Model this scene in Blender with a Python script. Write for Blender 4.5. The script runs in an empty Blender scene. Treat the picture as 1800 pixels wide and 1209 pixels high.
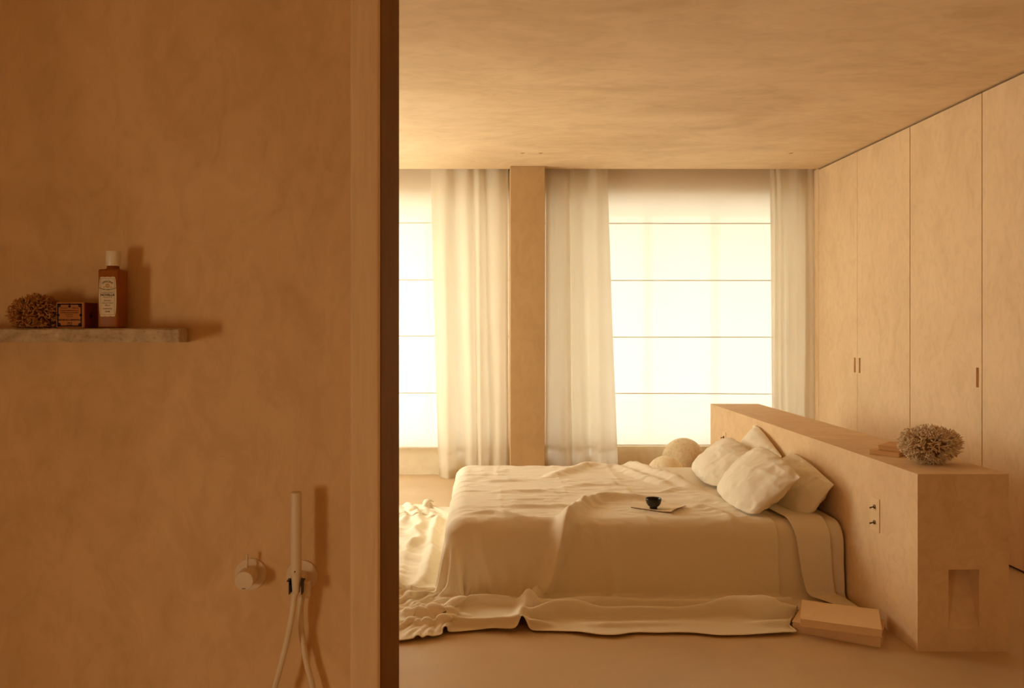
import bpy, bmesh, math, random
import numpy as np
from mathutils import Vector, Matrix

# ------------------------------------------------------------------ scene, camera, light
sc = bpy.context.scene
COL = sc.collection
random.seed(7)

FOC = 1400.0                      # focal length in pixels of the 1800 px wide frame
EYE = 1.40
cam_d = bpy.data.cameras.new('camera')
cam_d.sensor_width = 36.0
cam_d.lens = 36.0 * FOC / 1800.0
cam_d.shift_x = (900 - 853) / 1800.0
cam_d.shift_y = -(604.5 - 575) / 1800.0
cam_d.clip_start = 0.05
cam = bpy.data.objects.new('camera', cam_d)
cam.location = (0, 0, EYE)
cam.rotation_euler = (math.radians(90), 0, 0)
COL.objects.link(cam)
sc.camera = cam

SKY = (1.0, 0.955, 0.84)
world = bpy.data.worlds.new('sky')
sc.world = world
world.use_nodes = True
bg = world.node_tree.nodes['Background']
bg.inputs[0].default_value = (*SKY, 1)
bg.inputs[1].default_value = 4.9

def area(name, loc, rot, sx, sy, power, col):
    d = bpy.data.lights.new(name, 'AREA')
    d.shape = 'RECTANGLE'; d.size = sx; d.size_y = sy
    d.energy = power; d.color = col
    o = bpy.data.objects.new(name, d); o.location = loc; o.rotation_euler = rot
    COL.objects.link(o)
    return o
# daylight through the low bathroom window on the left, outside the frame
area('bathroom_daylight', (-2.02, -0.42, 1.0), (0, math.radians(-90), 0), 0.6, 0.6, 23.0, (1.0, 0.82, 0.52))
# added fill light at an unseen side window, hidden behind the shower wall
area('side_fill_light', (-2.40, 6.1, 1.45), (0, math.radians(-90), 0), 1.9, 1.7, 70.0, (1.0, 0.93, 0.77))

vs = sc.view_settings
sc.display_settings.display_device = 'sRGB'
vs.view_transform = 'Standard'; vs.look = 'None'
vs.exposure = 0.0; vs.gamma = 1.0; vs.use_curve_mapping = False
cy = sc.cycles
cy.max_bounces = 14; cy.diffuse_bounces = 9; cy.glossy_bounces = 3
cy.transmission_bounces = 8; cy.transparent_max_bounces = 8
cy.sample_clamp_indirect = 6.0
cy.caustics_reflective = False; cy.caustics_refractive = False
cy.use_denoising = True

# ------------------------------------------------------------------ helpers
def tag(o, label=None, cat=None, group=None, kind=None):
    if label: o['label'] = label
    if cat: o['category'] = cat
    if group: o['group'] = group
    if kind: o['kind'] = kind
    return o

def empty(name, loc=(0, 0, 0), rz=0.0):
    o = bpy.data.objects.new(name, None)
    o.empty_display_size = 0.1
    o.location = loc; o.rotation_euler = (0, 0, rz)
    COL.objects.link(o)
    return o

def link(name, me, mat, parent=None, loc=None, smooth=False):
    if mat is not None:
        me.materials.clear(); me.materials.append(mat)
    if smooth:
        me.polygons.foreach_set('use_smooth', [True] * len(me.polygons))
    o = bpy.data.objects.new(name, me)
    COL.objects.link(o)
    if parent is not None: o.parent = parent
    if loc is not None: o.location = loc
    return o

def obj(name, bm, mat, parent=None, loc=None, smooth=False, auto=None):
    me = bpy.data.meshes.new(name)
    bmesh.ops.recalc_face_normals(bm, faces=bm.faces[:])
    bm.to_mesh(me); bm.free()
    o = link(name, me, mat, parent, loc, smooth)
    if auto is not None:
        try: me.set_sharp_from_angle(angle=math.radians(auto))
        except Exception: pass
    return o

def box(bm, x0, x1, y0, y1, z0, z1, bevel=0.0, seg=2):
    c = [(x0, y0, z0), (x1, y0, z0), (x1, y1, z0), (x0, y1, z0), (x0, y0, z1), (x1, y0, z1), (x1, y1, z1), (x0, y1, z1)]
    v = [bm.verts.new(p) for p in c]
    fs = [bm.faces.new([v[i] for i in f]) for f in ((0, 3, 2, 1), (4, 5, 6, 7), (0, 1, 5, 4), (1, 2, 6, 5), (2, 3, 7, 6), (3, 0, 4, 7))]
    if bevel > 0:
        es = set(e for f in fs for e in f.edges)
        bmesh.ops.bevel(bm, geom=list(es), offset=bevel, segments=seg, affect='EDGES', profile=0.5)
    return bm

def boxobj(name, x0, x1, y0, y1, z0, z1, mat, parent=None, bevel=0.0, loc=None, seg=2):
    bm = bmesh.new(); box(bm, x0, x1, y0, y1, z0, z1, bevel, seg)
    return obj(name, bm, mat, parent, loc)

def lathe(bm, prof, n=32, M=None, cap0=True, cap1=True):
    rings = []
    for r, z in prof:
        ring = []
        for k in range(n):
            a = 2 * math.pi * k / n
            p = Vector((r * math.cos(a), r * math.sin(a), z))
            if M is not None: p = M @ p
            ring.append(bm.verts.new(p))
        rings.append(ring)
    for a, b in zip(rings[:-1], rings[1:]):
        for k in range(n):
            bm.faces.new((a[k], a[(k + 1) % n], b[(k + 1) % n], b[k]))
    if cap0: bm.faces.new(rings[0][::-1])
    if cap1: bm.faces.new(rings[-1])
    return bm

def tube(bm, pts, rad, n=10, cap=True):
    pts = [Vector(p) for p in pts]
    if not hasattr(rad, '__len__'): rad = [rad] * len(pts)
    up = Vector((0.13, 0.2, 0.97))
    rings = []
    t0 = (pts[1] - pts[0]).normalized()
    x = t0.cross(up)
    if x.length < 1e-3: x = t0.cross(Vector((1, 0, 0)))
    x.normalize()
    for i, p in enumerate(pts):
        t = (pts[min(i + 1, len(pts) - 1)] - pts[max(i - 1, 0)]).normalized()
        x = (x - t * x.dot(t)).normalized()
        y = t.cross(x)
        rings.append([bm.verts.new(p + (x * math.cos(2 * math.pi * k / n) + y * math.sin(2 * math.pi * k / n)) * rad[i]) for k in range(n)])
    for a, b in zip(rings[:-1], rings[1:]):
        for k in range(n):
            bm.faces.new((a[k], a[(k + 1) % n], b[(k + 1) % n], b[k]))
    if cap:
        bm.faces.new(rings[0][::-1]); bm.faces.new(rings[-1])
    return bm

def bez(pts, n=40):
    """Catmull-Rom through pts"""
    P = [Vector(p) for p in pts]
    P = [P[0] * 2 - P[1]] + P + [P[-1] * 2 - P[-2]]
    out = []
    seg = len(P) - 3
    for i in range(n + 1):
        t = i / n * seg
        k = min(int(t), seg - 1); u = t - k
        a, b, c, d = P[k:k + 4]
        out.append(0.5 * ((2 * b) + (c - a) * u + (2 * a - 5 * b + 4 * c - d) * u * u + (3 * b - a - 3 * c + d) * u ** 3))
    return out

def holed(name, axis, at0, at1, a0, a1, z0, z1, holes, mat, parent=None):
    """slab of wall between at0 and at1 on its axis, spanning a0..a1 and z0..z1, with rectangular holes (a0,a1,z0,z1)"""
    As = sorted(set([a0, a1] + [h[0] for h in holes] + [h[1] for h in holes]))
    Zs = sorted(set([z0, z1] + [h[2] for h in holes] + [h[3] for h in holes]))
    def solid(i, k):
        if i < 0 or k < 0 or i >= len(As) - 1 or k >= len(Zs) - 1: return False
        ca, cz = (As[i] + As[i + 1]) / 2, (Zs[k] + Zs[k + 1]) / 2
        return not any(h[0] < ca < h[1] and h[2] < cz < h[3] for h in holes)
    bm = bmesh.new(); cache = {}
    def V(i, k, s):
        key = (i, k, s)
        if key not in cache:
            t = at1 if s else at0
            cache[key] = bm.verts.new((t, As[i], Zs[k]) if axis == 'x' else (As[i], t, Zs[k]))
        return cache[key]
    for i in range(len(As) - 1):
        for k in range(len(Zs) - 1):
            if not solid(i, k): continue
            for s in (0, 1):
                bm.faces.new((V(i, k, s), V(i + 1, k, s), V(i + 1, k + 1, s), V(i, k + 1, s)))
            if not solid(i - 1, k): bm.faces.new((V(i, k, 0), V(i, k + 1, 0), V(i, k + 1, 1), V(i, k, 1)))
            if not solid(i + 1, k): bm.faces.new((V(i + 1, k, 0), V(i + 1, k + 1, 0), V(i + 1, k + 1, 1), V(i + 1, k, 1)))
            if not solid(i, k - 1): bm.faces.new((V(i, k, 0), V(i + 1, k, 0), V(i + 1, k, 1), V(i, k, 1)))
            if not solid(i, k + 1): bm.faces.new((V(i, k + 1, 0), V(i + 1, k + 1, 0), V(i + 1, k + 1, 1), V(i, k + 1, 1)))
    return obj(name, bm, mat, parent)

def gridmesh(name, P, flip=False):
    n, m = P.shape[:2]
    me = bpy.data.meshes.new(name)
    idx = np.arange(n * m).reshape(n, m)
    q = np.stack([idx[:-1, :-1], idx[1:, :-1], idx[1:, 1:], idx[:-1, 1:]], -1).reshape(-1, 4)
    if flip: q = q[:, ::-1]
    me.from_pydata(P.reshape(-1, 3).tolist(), [], q.tolist())
    me.update()
    return me

# smooth value noise for numpy grids
def vnoise(x, y, seed):
    r = np.random.RandomState(seed)
    T = r.rand(64, 64) * 2 - 1
    xi = np.floor(x).astype(int); yi = np.floor(y).astype(int)
    fx = x - xi; fy = y - yi
    fx = fx * fx * fx * (fx * (fx * 6 - 15) + 10); fy = fy * fy * fy * (fy * (fy * 6 - 15) + 10)
    a = T[xi % 64, yi % 64]; b = T[(xi + 1) % 64, yi % 64]; c = T[xi % 64, (yi + 1) % 64]; d = T[(xi + 1) % 64, (yi + 1) % 64]
    return (a * (1 - fx) + b * fx) * (1 - fy) + (c * (1 - fx) + d * fx) * fy

# ------------------------------------------------------------------ materials
def mat(name):
    m = bpy.data.materials.new(name); m.use_nodes = True
    nt = m.node_tree
    b = nt.nodes['Principled BSDF']
    return m, nt, b

def node(nt, t, **kw):
    n = nt.nodes.new(t)
    for k, v in kw.items(): setattr(n, k, v)
    return n

def coords(nt, scale=(1, 1, 1), kind='Object'):
    tc = node(nt, 'ShaderNodeTexCoord'); mp = node(nt, 'ShaderNodeMapping')
    mp.inputs['Scale'].default_value = scale
    nt.links.new(tc.outputs[kind], mp.inputs[0])
    return mp.outputs[0]

def noise(nt, vec, scale, detail=4, rough=0.55, dist=0.0):
    n = node(nt, 'ShaderNodeTexNoise')
    n.inputs['Scale'].default_value = scale; n.inputs['Detail'].default_value = detail
    n.inputs['Roughness'].default_value = rough; n.inputs['Distortion'].default_value = dist
    nt.links.new(vec, n.inputs['Vector'])
    return n.outputs['Fac']

def ramp(nt, fac, stops):
    r = node(nt, 'ShaderNodeValToRGB')
    el = r.color_ramp.elements
    while len(el) < len(stops): el.new(0.5)
    for e, (p, c) in zip(el, stops):
        e.position = p; e.color = (*c, 1) if len(c) == 3 else c
    nt.links.new(fac, r.inputs[0])
    return r.outputs[0]

def mixc(nt, a, b, fac, mode='MIX'):
    m = node(nt, 'ShaderNodeMix', data_type='RGBA', blend_type=mode)
    if isinstance(fac, (int, float)): m.inputs[0].default_value = fac
    else: nt.links.new(fac, m.inputs[0])
    for s, i in ((a, 6), (b, 7)):
        if isinstance(s, tuple): m.inputs[i].default_value = (*s, 1)
        else: nt.links.new(s, m.inputs[i])
    return m.outputs[2]

def bump(nt, h, strength, dist, bsdf=None, prev=None):
    b = node(nt, 'ShaderNodeBump')
    b.inputs['Strength'].default_value = strength; b.inputs['Distance'].default_value = dist
    nt.links.new(h, b.inputs['Height'])
    if prev is not None: nt.links.new(prev, b.inputs['Normal'])
    if bsdf is not None: nt.links.new(b.outputs[0], bsdf.inputs['Normal'])
    return b.outputs[0]

def mul(c, k): return tuple(x * k for x in c)

def plaster(name, c, stretch=(1, 1, 1), rough=0.75, var=0.16, scale=1.6, spec=0.25):
    m, nt, b = mat(name)
    v = coords(nt, stretch)
    n1 = noise(nt, v, scale, 7, 0.6, 0.9)
    n2 = noise(nt, v, scale * 4.3, 5, 0.6, 1.5)
    n3 = noise(nt, v, 130, 3, 0.6)
    dark = (c[0] * (1 - var), c[1] * (1 - 1.25 * var), c[2] * (1 - 1.6 * var))
    lite = (min(1, c[0] * (1 + var * .55)), min(1, c[1] * (1 + var * .75)), min(1, c[2] * (1 + var)))
    c1 = ramp(nt, n1, [(0.32, dark), (0.52, c), (0.72, lite)])
    c2 = ramp(nt, n2, [(0.3, (0.88, 0.86, 0.83)), (0.55, (1, 1, 1)), (0.75, (1, 1, 1))])
    cc = mixc(nt, c1, c2, 0.7, 'MULTIPLY')
    nt.links.new(cc, b.inputs['Base Color'])
    b.inputs['Roughness'].default_value = rough
    b.inputs['Specular IOR Level'].default_value = spec
    n4 = noise(nt, v, scale * 9, 6, 0.62, 1.0)
    p = bump(nt, n4, 0.12, 0.004)
    bump(nt, n3, 0.08, 0.001, b, p)
    return m

def plain(name, c, rough=0.5, spec=0.4, metal=0.0, var=0.06, scale=14):
    m, nt, b = mat(name)
    v = coords(nt)
    n1 = noise(nt, v, scale, 4)
    cc = ramp(nt, n1, [(0.3, mul(c, 1 - var)), (0.7, tuple(min(1, x * (1 + var)) for x in c))])
    nt.links.new(cc, b.inputs['Base Color'])
    b.inputs['Roughness'].default_value = rough; b.inputs['Metallic'].default_value = metal
    b.inputs['Specular IOR Level'].default_value = spec
    bump(nt, noise(nt, v, 220, 2), 0.04, 0.0006, b)
    return m

def linen(name, c, crease=0.5, trans=0.0, tcol=None, weave=0.0, thread=900, stretch=(1, 1, 1)):
    """woven linen: thread grain, fine crumple relief, optionally letting light through"""
    m, nt, b = mat(name)
    v = coords(nt, stretch)
    vx = coords(nt, (0.02, 1, 0.6)); vz = coords(nt, (1, 0.6, 0.02))
    t1 = noise(nt, vx, thread * .25, 2); t2 = noise(nt, vz, thread * .25, 2)
    th = node(nt, 'ShaderNodeMath', operation='ADD')
    nt.links.new(t1, th.inputs[0]); nt.links.new(t2, th.inputs[1])
    cc = ramp(nt, th.outputs[0], [(0.35, mul(c, 0.93)), (0.65, tuple(min(1, x * 1.05) for x in c))])
    thv = th.outputs[0]
    n = noise(nt, v, 9, 6, 0.6, 1.2)
    p = bump(nt, n, crease, 0.012)
    n2 = noise(nt, v, 34, 4, 0.6, 0.8)
    p = bump(nt, n2, crease * 0.55, 0.004, None, p)
    p = bump(nt, thv, 0.05, 0.0008, None, p)
    if trans <= 0:
        nt.links.new(cc, b.inputs['Base Color'])
        b.inputs['Roughness'].default_value = 0.9
        b.inputs['Specular IOR Level'].default_value = 0.12
        b.inputs['Sheen Weight'].default_value = 0.12
        b.inputs['Sheen Roughness'].default_value = 0.5
        nt.links.new(p, b.inputs['Normal'])
    else:
        nt.nodes.remove(b)
        d = node(nt, 'ShaderNodeBsdfDiffuse'); t = node(nt, 'ShaderNodeBsdfTranslucent')
        nt.links.new(cc, d.inputs[0])
        if tcol is None: nt.links.new(cc, t.inputs[0])
        else:
            tt = ramp(nt, thv, [(0.3, mul(tcol, 0.9)), (0.7, tuple(min(1, x * 1.06) for x in tcol))])
            nt.links.new(tt, t.inputs[0])
        nt.links.new(p, d.inputs['Normal']); nt.links.new(p, t.inputs['Normal'])
        mx = node(nt, 'ShaderNodeMixShader'); mx.inputs[0].default_value = trans
        nt.links.new(d.outputs[0], mx.inputs[1]); nt.links.new(t.outputs[0], mx.inputs[2])
        out = mx.outputs[0]
        if weave > 0:                 # light going straight through the open weave
            tr = node(nt, 'ShaderNodeBsdfTransparent'); m2 = node(nt, 'ShaderNodeMixShader'); m2.inputs[0].default_value = weave
            nt.links.new(out, m2.inputs[1]); nt.links.new(tr.outputs[0], m2.inputs[2]); out = m2.outputs[0]
        nt.links.new(out, nt.nodes['Material Output'].inputs[0])
    return m

PL = (0.74, 0.55, 0.335)
M_ceil = plaster('ceiling_plaster', (0.75, 0.575, 0.36), (0.75, 1.5, 1), var=0.13, scale=1.3)
M_wall = plaster('wall_plaster', PL, (1.2, 1.2, 0.75), var=0.13)
M_shower = plaster('shower_plaster', (0.76, 0.505, 0.255), (1.4, 1.4, 0.8), var=0.11, scale=2.4)
M_reveal = plaster('reveal_dark_brown', (0.23, 0.10, 0.018), (2, 2, 0.5), var=0.1, spec=0.03)
M_door = plaster('wardrobe_plaster', PL, (1.5, 1.5, 0.9), var=0.065, scale=1.9, rough=0.7)
M_head = plaster('headboard_plaster', (0.735, 0.53, 0.31), (1.5, 1.5, 1.5), var=0.08, scale=2.0)
M_sill = plaster('window_sill_plaster', (0.78, 0.68, 0.50), var=0.04)
M_dark = plain('dark_gap', (0.05, 0.03, 0.018), 0.9, 0.1)
M_carc = plain('carcass_board', (0.28, 0.18, 0.09), 0.8, 0.2)

def floor_mat():
    m, nt, b = mat('microcement_floor')
    v = coords(nt)
    c1 = ramp(nt, noise(nt, v, 1.1, 7, 0.6, 0.7), [(0.3, (0.54, 0.385, 0.22)), (0.55, (0.60, 0.435, 0.255)), (0.75, (0.64, 0.475, 0.285))])
    c2 = ramp(nt, noise(nt, v, 260, 2), [(0.3, (0.94, 0.93, 0.92)), (0.6, (1, 1, 1))])
    nt.links.new(mixc(nt, c1, c2, 0.6, 'MULTIPLY'), b.inputs['Base Color'])
    rr = ramp(nt, noise(nt, v, 3, 5), [(0.3, (0.42,) * 3), (0.7, (0.52,) * 3)])
    nt.links.new(rr, b.inputs['Roughness'])
    b.inputs['Specular IOR Level'].default_value = 0.35
    bump(nt, noise(nt, v, 18, 5), 0.05, 0.002, b)
    return m
M_floor = floor_mat()

LIN = (0.77, 0.70, 0.555)
M_spread = linen('bedspread_linen', LIN, 0.34)
M_sheet = linen('sheet_linen', (0.73, 0.65, 0.50), 0.22)
M_pillow = linen('pillow_linen', LIN, 0.45)
M_mattress = linen('mattress_ticking', (0.85, 0.78, 0.62), 0.05)
M_curtain = linen('curtain_linen', (0.80, 0.72, 0.56), 0.012, 0.56, (0.80, 0.765, 0.69), stretch=(1, 1, 0.3))
M_blind = linen('blind_linen', (0.88, 0.82, 0.68), 0.08, 0.62, (0.80, 0.79, 0.76), weave=0.03, stretch=(0.5, 1, 1.6))
M_batten = linen('batten_linen', (0.62, 0.50, 0.33), 0.03)

def glass_mat():
    m, nt, b = mat('window_glass')
    nt.nodes.remove(b)
    t = node(nt, 'ShaderNodeBsdfTransparent'); g = node(nt, 'ShaderNodeBsdfGlossy'); g.inputs['Roughness'].default_value = 0.02
    t.inputs[0].default_value = (0.96, 0.97, 0.95, 1)
    mx = node(nt, 'ShaderNodeMixShader')
    mx.inputs[0].default_value = 0.06; nt.links.new(t.outputs[0], mx.inputs[1]); nt.links.new(g.outputs[0], mx.inputs[2])
    nt.links.new(mx.outputs[0], nt.nodes['Material Output'].inputs[0])
    return m
M_glass = glass_mat()
M_frame = plain('window_frame_paint', (0.32, 0.30, 0.22), 0.5)
M_ext = plaster('outside_render', (0.75, 0.68, 0.55))
M_patio = plaster('patio_stone', (0.78, 0.72, 0.60))
M_fit = plain('matte_beige_metal', (0.76, 0.60, 0.40), 0.45, 0.4, var=0.02)
M_gap_screw = plain('gap_and_screw_black', (0.012, 0.010, 0.009), 0.4)
M_switch = plain('switch_plate_bronze', (0.74, 0.54, 0.30), 0.45, 0.4, var=0.02)
M_toggle = plain('dark_bronze', (0.10, 0.055, 0.025), 0.4, 0.5, 0.6)
M_bowl = plain('black_glazed_clay', (0.008, 0.006, 0.005), 0.28, 0.5)
M_mat = plain('pale_paper_board', (0.82, 0.70, 0.50), 0.8, 0.1, var=0.03)
M_matedge = plain('cut_board_edge', (0.30, 0.17, 0.08), 0.8, 0.1)
M_book = plain('tan_book_cloth', (0.78, 0.57, 0.33), 0.8, 0.15, var=0.03)
M_book3 = plain('pale_tan_book_cloth', (0.72, 0.51, 0.30), 0.8, 0.15, var=0.03)
M_page = plain('book_pages', (0.74, 0.57, 0.36), 0.9, 0.1)
M_book2 = plain('ochre_book_cloth', (0.62, 0.36, 0.155), 0.75, 0.15, var=0.05)
M_coral = plain('pale_coral', (0.76, 0.62, 0.43), 0.95, 0.05, var=0.15, scale=60)
M_coralcore = plain('coral_core', (0.28, 0.17, 0.08), 1.0, 0.0)
M_sponge = plain('brown_sponge', (0.50, 0.24, 0.075), 0.95, 0.05, var=0.2, scale=60)
M_spongecore = plain('sponge_core', (0.16, 0.06, 0.02), 1.0, 0.0)
M_soap = plain('soap_wrap_orange', (0.44, 0.155, 0.025), 0.6, 0.3)
M_soapside = plain('soap_wrap_red', (0.24, 0.045, 0.012), 0.6, 0.3)
M_ink = plain('black_ink', (0.02, 0.013, 0.01), 0.7, 0.1)
M_ink2 = plain('brown_ink', (0.09, 0.035, 0.012), 0.7, 0.1)
M_label = plain('cream_paper', (0.80, 0.67, 0.48), 0.7, 0.2)
M_cap = plain('cream_cap', (0.82, 0.72, 0.55), 0.3, 0.5, var=0.01)

def bottle_mat():
    m, nt, b = mat('amber_glass_liquid')
    v = coords(nt)
    nt.links.new(ramp(nt, noise(nt, v, 12, 2), [(0.3, (0.44, 0.14, 0.02)), (0.7, (0.50, 0.17, 0.03))]), b.inputs['Base Color'])
    b.inputs['Transmission Weight'].default_value = 0.35
    b.inputs['IOR'].default_value = 1.3
    b.inputs['Roughness'].default_value = 0.38
    b.inputs['Specular IOR Level'].default_value = 0.25
    return m
M_bottle = bottle_mat()

def stone_mat(name, c1, c2, scale, rel=0.5, dist=0.01, rough=0.85):
    m, nt, b = mat(name)
    v = coords(nt)
    a = noise(nt, v, scale, 8, 0.7, 0.8)
    cc = ramp(nt, a, [(0.3, c1), (0.6, c2)])
    sp = ramp(nt, noise(nt, v, scale * 7, 4, 0.6), [(0.34, (0.72, 0.68, 0.62)), (0.46, (1, 1, 1))])
    nt.links.new(mixc(nt, cc, sp, 0.8, 'MULTIPLY'), b.inputs['Base Color'])
    b.inputs['Roughness'].default_value = rough; b.inputs['Specular IOR Level'].default_value = 0.2
    bump(nt, noise(nt, v, scale * 5, 8, 0.7), rel, dist, b)
    return m
M_shelf = stone_mat('rough_travertine', (0.42, 0.30, 0.17), (0.62, 0.49, 0.31), 16, 0.5, 0.004)
M_ball = stone_mat('pitted_limestone', (0.56, 0.43, 0.25), (0.72, 0.58, 0.38), 7, 0.3, 0.004)
M_ball2 = stone_mat('smooth_pale_stone', (0.74, 0.62, 0.42), (0.82, 0.70, 0.50), 6, 0.12, 0.003)

# ------------------------------------------------------------------ room shell
CEIL = 2.852; WX = 3.05; XL_ROOM = -2.25; BACKY = 7.60; SLOT = 7.31
XR = 3.70; YB = -1.6; BATHX = -1.9

boxobj('floor', XL_ROOM - .3, XR + .2, YB - .2, 7.95, -0.12, 0.0, M_floor)
bm = bmesh.new()
pts = [(YB - .2, CEIL), (SLOT, CEIL), (SLOT, 3.04), (7.95, 3.04), (7.95, 3.2), (YB - .2, 3.2)]
va = [bm.verts.new((XL_ROOM - .3, y, z)) for y, z in pts]; vb = [bm.verts.new((XR + .2, y, z)) for y, z in pts]
bm.faces.new(va); bm.faces.new(vb[::-1])
for i in range(len(pts)):
    j = (i + 1) % len(pts); bm.faces.new((va[i], va[j], vb[j], vb[i]))
obj('ceiling', bm, M_ceil)

W1 = (-2.05, 0.23); W2 = (0.56, 2.99); WZ = (0.27, 2.62)
holed('wall_back', 'y', BACKY, 7.90, XL_ROOM - .3, XR + .2, 0.0, 3.04, [(*W1, *WZ), (*W2, *WZ)], M_wall)
holed('wall_left', 'x', XL_ROOM - .3, XL_ROOM, 2.18, BACKY, 0.0, CEIL, [(5.20, 7.00, 0.45, 2.45)], M_wall)
holed('wall_bathroom', 'x', BATHX - .2, BATHX, YB - .2, 1.8, 0.0, CEIL, [(-0.78, -0.06, 0.65, 1.35)], M_wall)
boxobj('wall_front', BATHX, XR, YB - .2, YB, 0, CEIL, M_wall)
boxobj('wall_right', XR - 0.02, XR + .2, YB, 7.6, 0, CEIL, M_wall)
boxobj('wall_entrance', WX, XR - .02, YB, 3.23, 0, CEIL, M_wall)
# pale apron below each window
boxobj('trim_1', XL_ROOM, 0.24, BACKY - .035, BACKY, 0.015, WZ[0], M_sill, bevel=0.004)
boxobj('trim_2', 0.53, WX, BACKY - .035, BACKY, 0.015, WZ[0], M_sill, bevel=0.004)
boxobj('baseboard_back', XL_ROOM, WX, BACKY - .042, BACKY - .001, 0.0, 0.016, M_sill, bevel=0.002)
M_column_shade = plaster('shaded_column_plaster', (0.52, 0.345, 0.17), (1.2, 1.2, 0.75), var=0.06)  # darker than the wall plaster, with the column's shade put into the colour
col = boxobj('column', 0.226, 0.539, 7.18, 7.60, 0, CEIL, M_column_shade, bevel=0.004)
# shower partition: wall, raised edge strip, reveal
SWX = -0.2379
boxobj('wall_shower', XL_ROOM - .3, SWX, 1.80, 2.18, 0, CEIL, M_shower, bevel=0.003)
bm = bmesh.new(); box(bm, -0.303, SWX + .0005, 1.782, 1.802, 0, CEIL, 0.006, 3)
M_strip = plaster('strip_plaster', (0.80, 0.56, 0.305), (5, 5, 0.35), var=0.10)
obj('trim_3', bm, M_strip)
boxobj('trim_4', SWX - .001, SWX + .002, 1.803, 2.181, 0, CEIL, M_reveal)  # thin sheet over the wall end, coloured much darker than the wall

for nm, lab in (('floor', 'seamless tan microcement floor of the bedroom'), ('ceiling', 'mottled tan plaster ceiling with a curtain slot at the window end'),
                ('wall_back', 'tan plaster wall holding both tall windows'), ('wall_left', 'tan plaster wall at the foot side of the bedroom'),
                ('wall_bathroom', 'plaster wall left of the camera with a small low window'), ('wall_front', 'plaster wall behind the camera'),
                ('wall_right', 'plaster wall behind the wardrobes'), ('wall_entrance', 'plaster wall in line with the wardrobe fronts'),
                ('trim_1', 'pale apron wall below the left window'), ('trim_2', 'pale apron wall below the right window'),
                ('baseboard_back', 'thin pale base strip under the windows'), ('column', 'plaster column between the two windows, coloured darker for its shade'),
                ('wall_shower', 'dark ochre plaster shower wall in the left foreground'), ('trim_3', 'raised plaster edge strip of the shower wall'),
                ('trim_4', 'dark brown end face of the shower wall')):
    tag(bpy.data.objects[nm], lab, 'trim' if nm.startswith(('trim', 'base')) else nm.split('_')[0], kind='structure')

# windows: frames, bars, panes
def window(n, x0, x1, z0, z1, bars, rail, lab, y=7.84):
    r = empty('window_%d' % n, ((x0 + x1) / 2, y, z0)); tag(r, lab, 'window', kind='structure')
    cx, cz = (x0 + x1) / 2, z0
    f = 0.06
    bm = bmesh.new()
    box(bm, x0 - cx, x1 - cx, -.03, .03, 0, f); box(bm, x0 - cx, x1 - cx, -.03, .03, z1 - z0 - f, z1 - z0)
    box(bm, x0 - cx, x0 - cx + f, -.03, .03, f, z1 - z0 - f); box(bm, x1 - cx - f, x1 - cx, -.03, .03, f, z1 - z0 - f)
    obj('window_frame', bm, M_frame, r)
    xs = [x0 + f] + bars + [x1 - f]
    for b in bars:
        boxobj('mullion', b - cx - .04, b - cx + .04, -.028, .028, f, z1 - z0 - f, M_frame, r)
    for a, b in zip(xs[:-1], xs[1:]):
        boxobj('pane', a - cx + (.04 if a in bars else 0), b - cx - (.04 if b in bars else 0), -.004, .004, f, z1 - z0 - f, M_glass, r)
    return r
window(1, *W1, *WZ, [-0.55], None, 'tall left window behind the blind by the column')
window(2, *W2, *WZ, [1.60, 2.26], None, 'wide right window behind the blind near the wardrobe')
rb = empty('window_3', (BATHX - .1, -0.42, 0.65)); tag(rb, 'small low bathroom window left of the camera', 'window', kind='structure')
bm = bmesh.new()
for a in ((-.36, -.32, 0, .70), (.32, .36, 0, .70), (-.32, .32, 0, .04), (-.32, .32, .66, .70)):
    box(bm, -.02, .02, a[0], a[1], a[2], a[3])
obj('window_frame', bm, M_frame, rb)
boxobj('pane', -.003, .003, -.32, .32, .04, .66, M_glass, rb)

rb = empty('window_4', (XL_ROOM - .1, 6.10, 0.45)); tag(rb, 'added side window of the bedroom for fill light, unseen behind the shower wall', 'window', kind='structure')  # added opening that carries the side fill light
bm = bmesh.new()
for a in ((-.90, -.85, 0, 2.0), (.85, .90, 0, 2.0), (-.85, .85, 0, .05), (-.85, .85, 1.95, 2.0)):
    box(bm, -.02, .02, a[0], a[1], a[2], a[3])
obj('window_frame', bm, M_frame, rb)
boxobj('pane', -.003, .003, -.85, .85, .05, 1.95, M_glass, rb)

# outside: patio, balcony slab over the windows
tag(boxobj('patio', -8, 9, 7.95, 16, -0.16, -0.06, M_patio), 'pale stone patio outside the windows', 'patio', kind='structure')
tag(boxobj('balcony_slab', -6, 7, 7.90, 9.2, 2.68, 2.90, M_ext), 'balcony slab projecting above the windows outside', 'balcony', kind='structure')

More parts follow.
